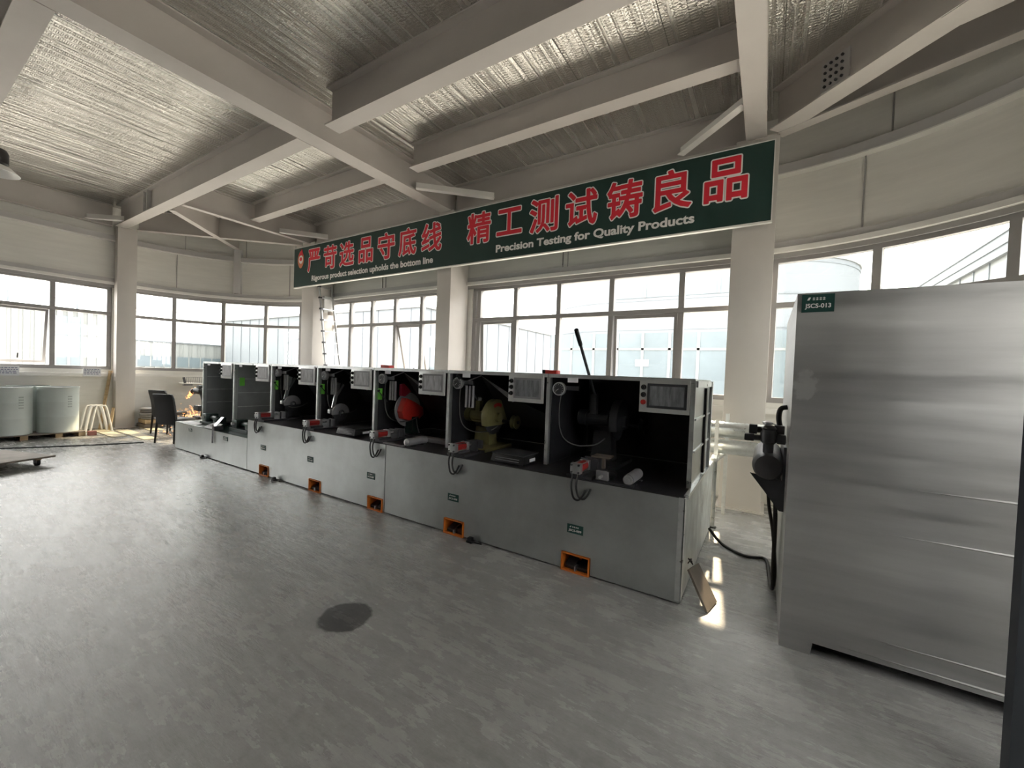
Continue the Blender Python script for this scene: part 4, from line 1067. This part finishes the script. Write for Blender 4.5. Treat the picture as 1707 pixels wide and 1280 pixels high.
for x, y, l in ((-12.07, 2.13, 'pale steel drum nearest the grey left column'), (-12.07, 1.50, 'pale steel drum cut by the left picture edge'), (-12.595, 1.815, 'pale steel drum half hidden behind the two front drums')) :
    place(dr, (x, y, .1), l)
pa = thing('pallet', (-12.3, 1.8, 0), 'low timber pallet under the pale drums', 'pallet')
for y in (1.2, 1.65, 2.1, 2.42): MB().box(-12.75, -11.82, y-.05, y+.05, 0, .08).build('bearer', WOOD, pa)
MB().box(-12.78, -11.80, 1.1, 2.46, .08, .1).build('deck', OLDWOOD, pa)
tag(MB().box(-11.86, -11.76, 2.50, 2.62, 0, .09).build('red_brick', mat('brick_red', (.32, .14, .12), .8)), 'small red block on the floor beside the right drum', 'block')

trs = thing('pipe_trestle', (0, 2.7, 0), 'x', 'trestle', 'white pipe trestles by the left column')
for k, y in enumerate((0, .085)):
    MB().tube([(0.10, 2.50+y, .0), (.02, 2.60+y, .50), (0, 2.66+y, .56), (0, 2.72+y, .56), (0, 2.78+y, .50), (-.02, 2.88+y, 0)], .018, 10).build('bent_pipe', TRIMW, trs)
place(trs, (-12.50, 2.70, 0), 'white bent pipe trestle beside the right drum')
place(trs, (-12.36, 2.74, 0), 'white bent pipe trestle in front, toward the timber props')

for a, b, l in (((-12.62, 2.86, 0), (-12.86, 3.08, 1.32), 'long timber prop leaning on the left column'), ((-12.45, 2.98, 0), (-12.66, 3.09, .48), 'short timber prop leaning at the foot of the left column')):
    tag(MB().bar(a, b, .045, .04).build('timber_prop', WOOD), l, 'prop', 'timber props at the left column')

# boards lying along the left wall
for k, (x0, x1, y0, y1, l) in enumerate(((-12.6, -11.2, 2.72, 2.95, 'pale plywood strip on the floor before the trestles'), (-12.3, -10.5, 3.02, 3.24, 'pale plywood strip on the floor before the left column'), (-12.5, -11.75, 3.50, 3.74, 'pale plywood strip on the floor behind the left column'))):
    tag(MB().box(x0, x1, y0, y1, 0, .014).build('plywood_strip', PLY), l, 'board', 'plywood strips on the floor')
tag(MB().tube([(-12.2, -.4, .008), (-11.6, .5, .008), (-10.98, 1.27, .008), (-10.5, 2.1, .008), (-10.15, 2.92, .008)], .012, 8).build('floor_cable', BLACK), 'black cable lying across the floor on the left', 'cable')

# cable trunking and notices on the left wall
tag(MB().box(XL+.05, XL+.14, -.4, 3.0, 1.19, 1.27).build('cable_trunking', TRIMW, bevel=.004), 'pale cable trunking under the left window', 'trunking')
def notice(y0, y1, label):
    n = tag(MB().box(XL+.145, XL+.155, y0, y1, 1.19, 1.385).build('notice_board', PAPER, origin=(XL+.15, (y0+y1)/2, 1.19)), label, 'notice', 'white notices under the left window')
    mk = MB()
    for i in range(4):
        z = 1.35-.035*i; y = y0+.02
        while y < y1-.04:
            w_ = random.uniform(.02, .05); mk.box(XL+.155, XL+.157, y, min(y+w_, y1-.02), z-.010, z+.006); y += w_+.012
    mk.build('printed_lines', INK, n)
notice(1.42, 1.71, 'white printed notice above the cut off drum')
notice(2.61, 2.90, 'white printed notice near the left column')

# stack of folded mats
pd = tag(MB().lathe([(.0, 0), (.19, .0), (.21, .012), (.21, .04), (.19, .052), (.0, .052)], (0, 0, 0), 'Z', 24).build('folded_mat', GREYP), 'x', 'mat', 'round mats stacked beside the left column')
for i, l in enumerate(('lowest round grey mat on the crate beside the column', 'second round grey mat up the stack', 'third round grey mat up the stack', 'fourth round grey mat up the stack', 'topmost round grey mat of the stack beside the column')):
    place(pd, (-12.48+random.uniform(-.02, .02), 3.72+random.uniform(-.02, .02), .205+.054*i), l)
cr_ = thing('wooden_crate', (-12.48, 3.72, 0), 'small wooden crate under the stack of grey mats', 'crate')
MB().box(-12.72, -12.24, 3.52, 3.92, .015, .09).build('lower_slats', OLDWOOD, cr_)
MB().box(-12.70, -12.26, 3.54, 3.90, .11, .20).build('upper_slats', WOOD, cr_)
for x in (-12.64, -12.32): MB().box(x-.04, x+.04, 3.56, 3.88, 0, .11).build('runner', OLDWOOD, cr_)

# chair
def chair_build():
    r = thing('dining_chair', (0, 0, 0), 'x', 'chair', 'black chairs at the work table')
    MB().box(-.215, .215, -.02, .43, .40, .47).build('seat', LEATHER, r, bevel=.02)
    pts = []
    n = 8; vs = []; fs = []
    for i in range(n+1):
        t = i/n; z = .36+.60*t; y = -.02-.10*t*t; w_ = .215-.012*math.sin(t*PI)+(.0 if t < .9 else -.02)
        vs += [(-w_, y, z), (w_, y, z), (w_, y+.05, z), (-w_, y+.05, z)]
    for i in range(n):
        a, b = 4*i, 4*i+4
        fs += [(a, a+1, b+1, b), (a+1, a+2, b+2, b+1), (a+2, a+3, b+3, b+2), (a+3, a, b, b+3)]
    fs += [(0, 3, 2, 1), (4*n, 4*n+1, 4*n+2, 4*n+3)]
    MB().add(vs, fs).build('backrest', LEATHER, r, bevel=.012)
    for sx in (-1, 1):
        MB().cyl((sx*.19, -.01, .40), (sx*.20, -.04, 0), .022, 12, .016).build('leg', BLACK, r)
        MB().cyl((sx*.19, .39, .40), (sx*.195, .40, 0), .022, 12, .016).build('leg', BLACK, r)
    MB().bar((-.19, .39, .22), (.19, .39, .22), .02, .025).build('stretcher', BLACK, r)
    return r
chr_ = chair_build()
c1 = place(chr_, (-9.86, 3.17, 0), 'black leatherette chair standing with its back to the room'); c1.rotation_euler.z = math.radians(27)
c2 = place(chr_, (-11.2, 3.50, 0), 'black chair mostly hidden behind the front chair'); c2.rotation_euler.z = math.radians(25)

# work table with grinder and sparks
wt_ = thing('work_table', (-10.95, 3.98, 0), 'low work table with orange sparks behind the black chair', 'table')
MB().box(-11.45, -10.25, 3.92, 4.36, .33, .36).build('table_top', OLDWOOD, wt_)
for x in (-11.40, -10.30):
    for y in (3.96, 4.32): MB().box(x-.025, x+.025, y-.025, y+.025, 0, .33).build('leg', GREYP, wt_)
gr = thing('grinding_machine', (-10.6, 3.95, .36), 'dark grinding machine throwing sparks beside the first hood', 'grinder')
MB().box(-10.66, -10.36, 3.88, 4.04, .36, .42).build('machine_foot', BLACK, gr, bevel=.01)
MB().tube([(-10.42, 3.97, .42), (-10.36, 3.97, .60), (-10.36, 3.96, .80), (-10.46, 3.95, .95)], .035, 12).build('upright', BLACK, gr)
MB().lathe([(.03, -.16), (.065, -.12), (.07, .05), (.05, .12), (.02, .13)], (-10.52, 3.93, .97), 'X', 18).build('grinder_body', BLACK, gr)
MB().lathe([(.05, -.012), (.065, -.012), (.065, .012), (.05, .012)], (-10.74, 3.93, .95), 'X', 22).build('wheel', BLACKM, gr)
MB().box(-10.52, -10.40, 3.90, 3.99, 1.03, 1.10).build('switch_housing', BLACK, gr, bevel=.012)
MB().box(-10.56, -10.34, 3.86, 4.0, .54, .66).build('clamp_head', BLACK, gr, bevel=.02)
MB().cyl((-10.60, 3.90, .60), (-10.48, 3.92, .62), .03, 12).build('clamp_screw', BLACKM, gr)
sm = MB(); random.seed(3)
for i in range(330):
    if i < 110:
        r_ = abs(random.gauss(0, .055)); t = random.uniform(0, 2*PI); p = Vector((-10.84+r_*math.cos(t)*1.2, 3.90+r_*.5*math.sin(t), .885+r_*1.2*math.sin(t)))
    elif i < 270:
        p = Vector((random.gauss(-10.85, .26), random.gauss(3.98, .10), .37+abs(random.gauss(0, .10))))
    else:
        p = Vector((random.gauss(-10.75, .30), random.gauss(3.68, .16), .012+abs(random.gauss(0, .08))))
    d = Vector((random.uniform(-1, 1), random.uniform(-1, 1), random.uniform(-1, 1))).normalized()*random.uniform(.012, .034)
    sm.cyl(p, p+d, .0042, 4)
tag(sm.build('sparks', SPARK, smooth=False), 'shower of orange sparks over the low work table', 'sparks', None, 'stuff')

# wire shelf on the curved wall
ws = thing('wire_shelf', (-12.35, 4.55, 1.05), 'grey wire shelf on the rounded wall above the work table', 'shelf')
MB().box(-12.62, -12.25, 4.30, 4.85, 1.045, 1.065).build('tray', TRIMW, ws)
wm = MB()
for i in range(12):
    y = 4.32+i*.046; wm.cyl((-12.26, y, 1.065), (-12.26, y+.01, 1.21), .005, 6)
wm.cyl((-12.26, 4.31, 1.21), (-12.26, 4.84, 1.21), .006, 6).build('front_bars', GREYP, ws)
MB().bar((-12.27, 4.30, 1.065), (-12.27, 4.27, 1.21), .012, .05).build('end_plate', BLACKM, ws)
MB().box(-12.72, -12.62, 4.40, 4.75, .98, 1.06).build('wall_bracket', GREYP, ws)

# platform trolley cut by the left edge
tr_ = thing('platform_trolley', (-9.25, 1.02, 0), 'flat timber platform trolley at the left picture edge', 'trolley')
Rz = Matrix.Translation((-9.22, 1.0, 0)) @ Matrix.Rotation(math.radians(20), 4, 'Z')
MB(Rz).box(-.55, .50, -.40, .40, .115, .14).build('deck', OLDWOOD, tr_, bevel=.004)
for sy in (-.27, .27): MB(Rz).box(-.45, .40, sy-.03, sy+.03, .085, .115).build('runner', WOOD, tr_)
for sx in (-.38, .36):
    for sy in (-.27, .27):
        wh = MB(Rz).cyl((sx, sy-.018, .042), (sx, sy+.018, .042), .042, 20).build('caster_wheel', BLACK, tr_)
        MB(Rz).box(sx-.03, sx+.03, sy-.026, sy-.02, .04, .086).box(sx-.03, sx+.03, sy+.02, sy+.026, .04, .086).build('caster_fork', GREYP, wh)

# ladder leaning on the second column
ld = thing('aluminium_ladder', (-8.66, 6.1, 0), 'aluminium telescopic ladder leaning on the column beside the banner', 'ladder')
P0, P1 = Vector((-8.66, 0, 0)), Vector((-9.39, 0, 3.60))
for y, y1 in ((5.90, 5.97), (6.33, 6.30)):
    MB().cyl((P0.x, y, 0), (P1.x, y1, P1.z), .026, 14).build('rail', SILVER, ld)
n = 13
for i in range(1, n+1):
    t = i/(n+.15); p = P0.lerp(P1, t); ya = 5.90+(.07)*t; yb = 6.33-.03*t
    rg_ = MB().bar((p.x, ya, p.z), (p.x, yb, p.z), .045, .028).build('rung', SILVER, ld)
    MB().box(p.x-.03, p.x+.03, ya-.032, ya+.032, p.z-.02, p.z+.02).build('joint_collar', BLACKM, rg_)

# electrical box on the same column
eb_ = thing('junction_box', (-9.38, 6.2, 2.9), 'pale junction box on the column behind the ladder', 'box')
MB().box(-9.43, -9.36, 6.10, 6.34, 2.95, 3.35).build('box_body', WHITEP, eb_, bevel=.006)
MB().box(-9.36, -9.34, 6.20, 6.34, 2.90, 2.98).build('terminal_cover', OLDWOOD, eb_)

# hanging lamp at the left edge
lp = thing('high_bay_lamp', (-9.55, 1.05, 4.4), 'dark high bay lamp hanging at the left picture edge', 'lamp')
MB().lathe([(.05, .34), (.13, .33), (.15, .28), (.15, .14), (.12, .12), (.10, .10)], (-9.55, 1.02, 4.22), 'Z', 24).build('housing', BLACK, lp)
MB().lathe([(.12, .11), (.17, .09), (.26, .0), (.255, .0), (.165, .08), (.11, .10)], (-9.55, 1.02, 4.22), 'Z', 28).build('reflector', WHITEP, lp)
MB().cyl((-9.55, 1.02, 4.55), (-9.55, 1.02, 5.08), .008, 8).build('hanger', BLACKM, lp)

# cords hanging from the back wall trim
tag(MB().cyl((-3.0, 6.28, 3.46), (-3.0, 6.28, 4.2), .006, 6).build('hanging_cord', BLACK), 'thin dark cord on the back wall below the banner', 'cord')

# ------------------------------------------------------------------ outside
tag(MB().box(-160, 60, -60, 140, -.5, -.25).build('yard_ground', BGROUND), kind='structure')
def rounded(x0, x1, y0, y1, r, off=0.0, n=10):
    pts = []
    for cx, cy, a0 in ((x1-r, y0+r, -90), (x1-r, y1-r, 0), (x0+r, y1-r, 90), (x0+r, y0+r, 180)):
        for i in range(n+1):
            t = math.radians(a0+90*i/n); pts.append((cx+(r+off)*math.cos(t), cy+(r+off)*math.sin(t)))
    return pts
ob = thing('office_building', (-4, 24, -.25), 'pale building with rounded corners and window bands opposite the back windows', 'building')
bx0, bx1, by0, by1 = -11.0, 3.3, 19.5, 32
MB().prism(rounded(bx0, bx1, by0, by1, 4.2), 'Z', -.25, 6.75).build('facade', BWALL, ob)
jl = MB()
for z in (3.88, 4.75, 5.25, 6.55): jl.prism(rounded(bx0, bx1, by0, by1, 4.2, .02), 'Z', z, z+.05)
jl.build('cladding_joints', BLINE, ob)
MB().prism(rounded(bx0, bx1, by0, by1, 4.2, .05), 'Z', 6.75, 6.95).build('parapet', BWALLW, ob)
MB().box(-6.4, -.8, by0-.03, by0+.2, 5.40, 6.05).build('window_band', BWIN, ob)
for x in (-5.0, -3.4, -1.9): MB().box(x-.05, x+.05, by0-.06, by0, 5.40, 6.05).build('window_mullion', BWALLW, ob)
MB().box(-9.8, 1.6, by0-.03, by0+.2, .3, 3.75).build('window_band', BWIN, ob)
for i in range(9):
    x = -8.6+i*1.2; MB().box(x-.06, x+.06, by0-.06, by0, .3, 3.75).build('window_mullion', BWALLW, ob)
MB().box(-9.8, 1.6, by0-.06, by0, 2.95, 3.05).build('window_transom', BWALLW, ob)
MB().box(-5.3, -4.7, by0-.07, by0-.03, 2.2, 2.5).build('bright_sign', WHITEP, ob)

b2 = thing('warehouse', (-40, 30, -.25), 'pale warehouse far behind the left part of the back windows', 'building')
MB().box(-58, -23.7, 24, 52, -.25, 6.7).build('facade', BWALL, b2)
MB().box(-58.2, -23.5, 23.8, 52.2, 6.7, 6.95).build('parapet', BWALLW, b2)
wl_ = MB()
for i in range(17): wl_.box(-57+i*2, -56.95+i*2, 23.95, 24, 0, 6.7)
for i in range(14): wl_.box(-23.7, -23.65, 25+i*2, 25.05+i*2, 0, 6.7)
wl_.build('cladding_joints', BLINE, b2)
MB().box(-23.7, -23.62, 25, 51, .2, 1.9).build('window_band', BWIN, b2)
MB().box(-27, -25.4, 23.92, 24, .8, 2.2).build('window_band', BWIN, b2)

def corrugated(x, y0, y1, zt, pitch, name, label, winds):
    r = thing(name, (x-5, (y0+y1)/2, -.25), label, 'building')
    MB().box(x-12, x-.08, y0, y1, -.25, zt).build('facade', BWALLW, r)
    mb = MB(); y = y0
    while y < y1: mb.box(x-.08, x, y, y+pitch*.55, -.25, zt-.05); y += pitch
    mb.build('ribs', BWALLW, r)
    MB().box(x-12.2, x+.1, y0-.1, y1+.1, zt, zt+.15).build('eaves', BLINE, r)
    for a, b, z0_, z1_ in winds:
        f = MB().box(x-.02, x+.04, a, b, z0_, z1_).build('window', BWIN, r)
        fm = MB(); k = max(2, int((b-a)/1.2))
        for i in range(k+1): yy = a+(b-a)*i/k; fm.box(x+.04, x+.07, yy-.05, yy+.05, z0_, z1_)
        fm.build('window_bars', BWALLW, f)
    return r
corrugated(-35, -25, 9.0, 4.35, .42, 'corrugated_shed', 'white corrugated shed outside the left wall windows', ((6.0, 7.1, .2, 4.0),))
corrugated(-60, 14.5, 44, 3.75, .9, 'corrugated_factory', 'white corrugated factory seen through the rounded window corner', ((16.5, 25, .9, 2.1), (26, 30, .9, 2.1)))
rf = thing('factory_roof_building', (16, 50, -.25), 'pale factory whose sloping roof line shows above the cabinet', 'building')
MB().box(12, 26, 26, 90, -.25, 10.0).build('facade', BWALLW, rf)
MB().box(11.8, 26, 25.8, 90.2, 10.0, 11.3).build('parapet', BWALL, rf)
pj = MB()
for z in (10.0, 10.6, 11.3): pj.box(11.7, 11.8, 25.8, 90, z-.05, z+.05)
for i in range(26): pj.box(11.94, 12.0, 27+i*2.4, 27.12+i*2.4, 4, 10)
pj.build('cladding_joints', BLINE, rf)
tag(MB().tube([(-33, -12, 6.0), (-33, 2, 5.0), (-33, 8, 4.75), (-33, 14, 4.9)], .02, 6).build('power_line', BLINE), 'thin power line above the white corrugated shed', 'line')
for y, h, l in ((4.35, 5.3, 'short mast above the shed, left of the window mullion'), (7.0, 5.0, 'thin mast above the shed roof by the left column')):
    tag(MB().cyl((-35.5, y, 4.5), (-35.5, y, h), .06, 8).build('roof_mast', BLINE), l, 'mast', 'masts on the shed roof')
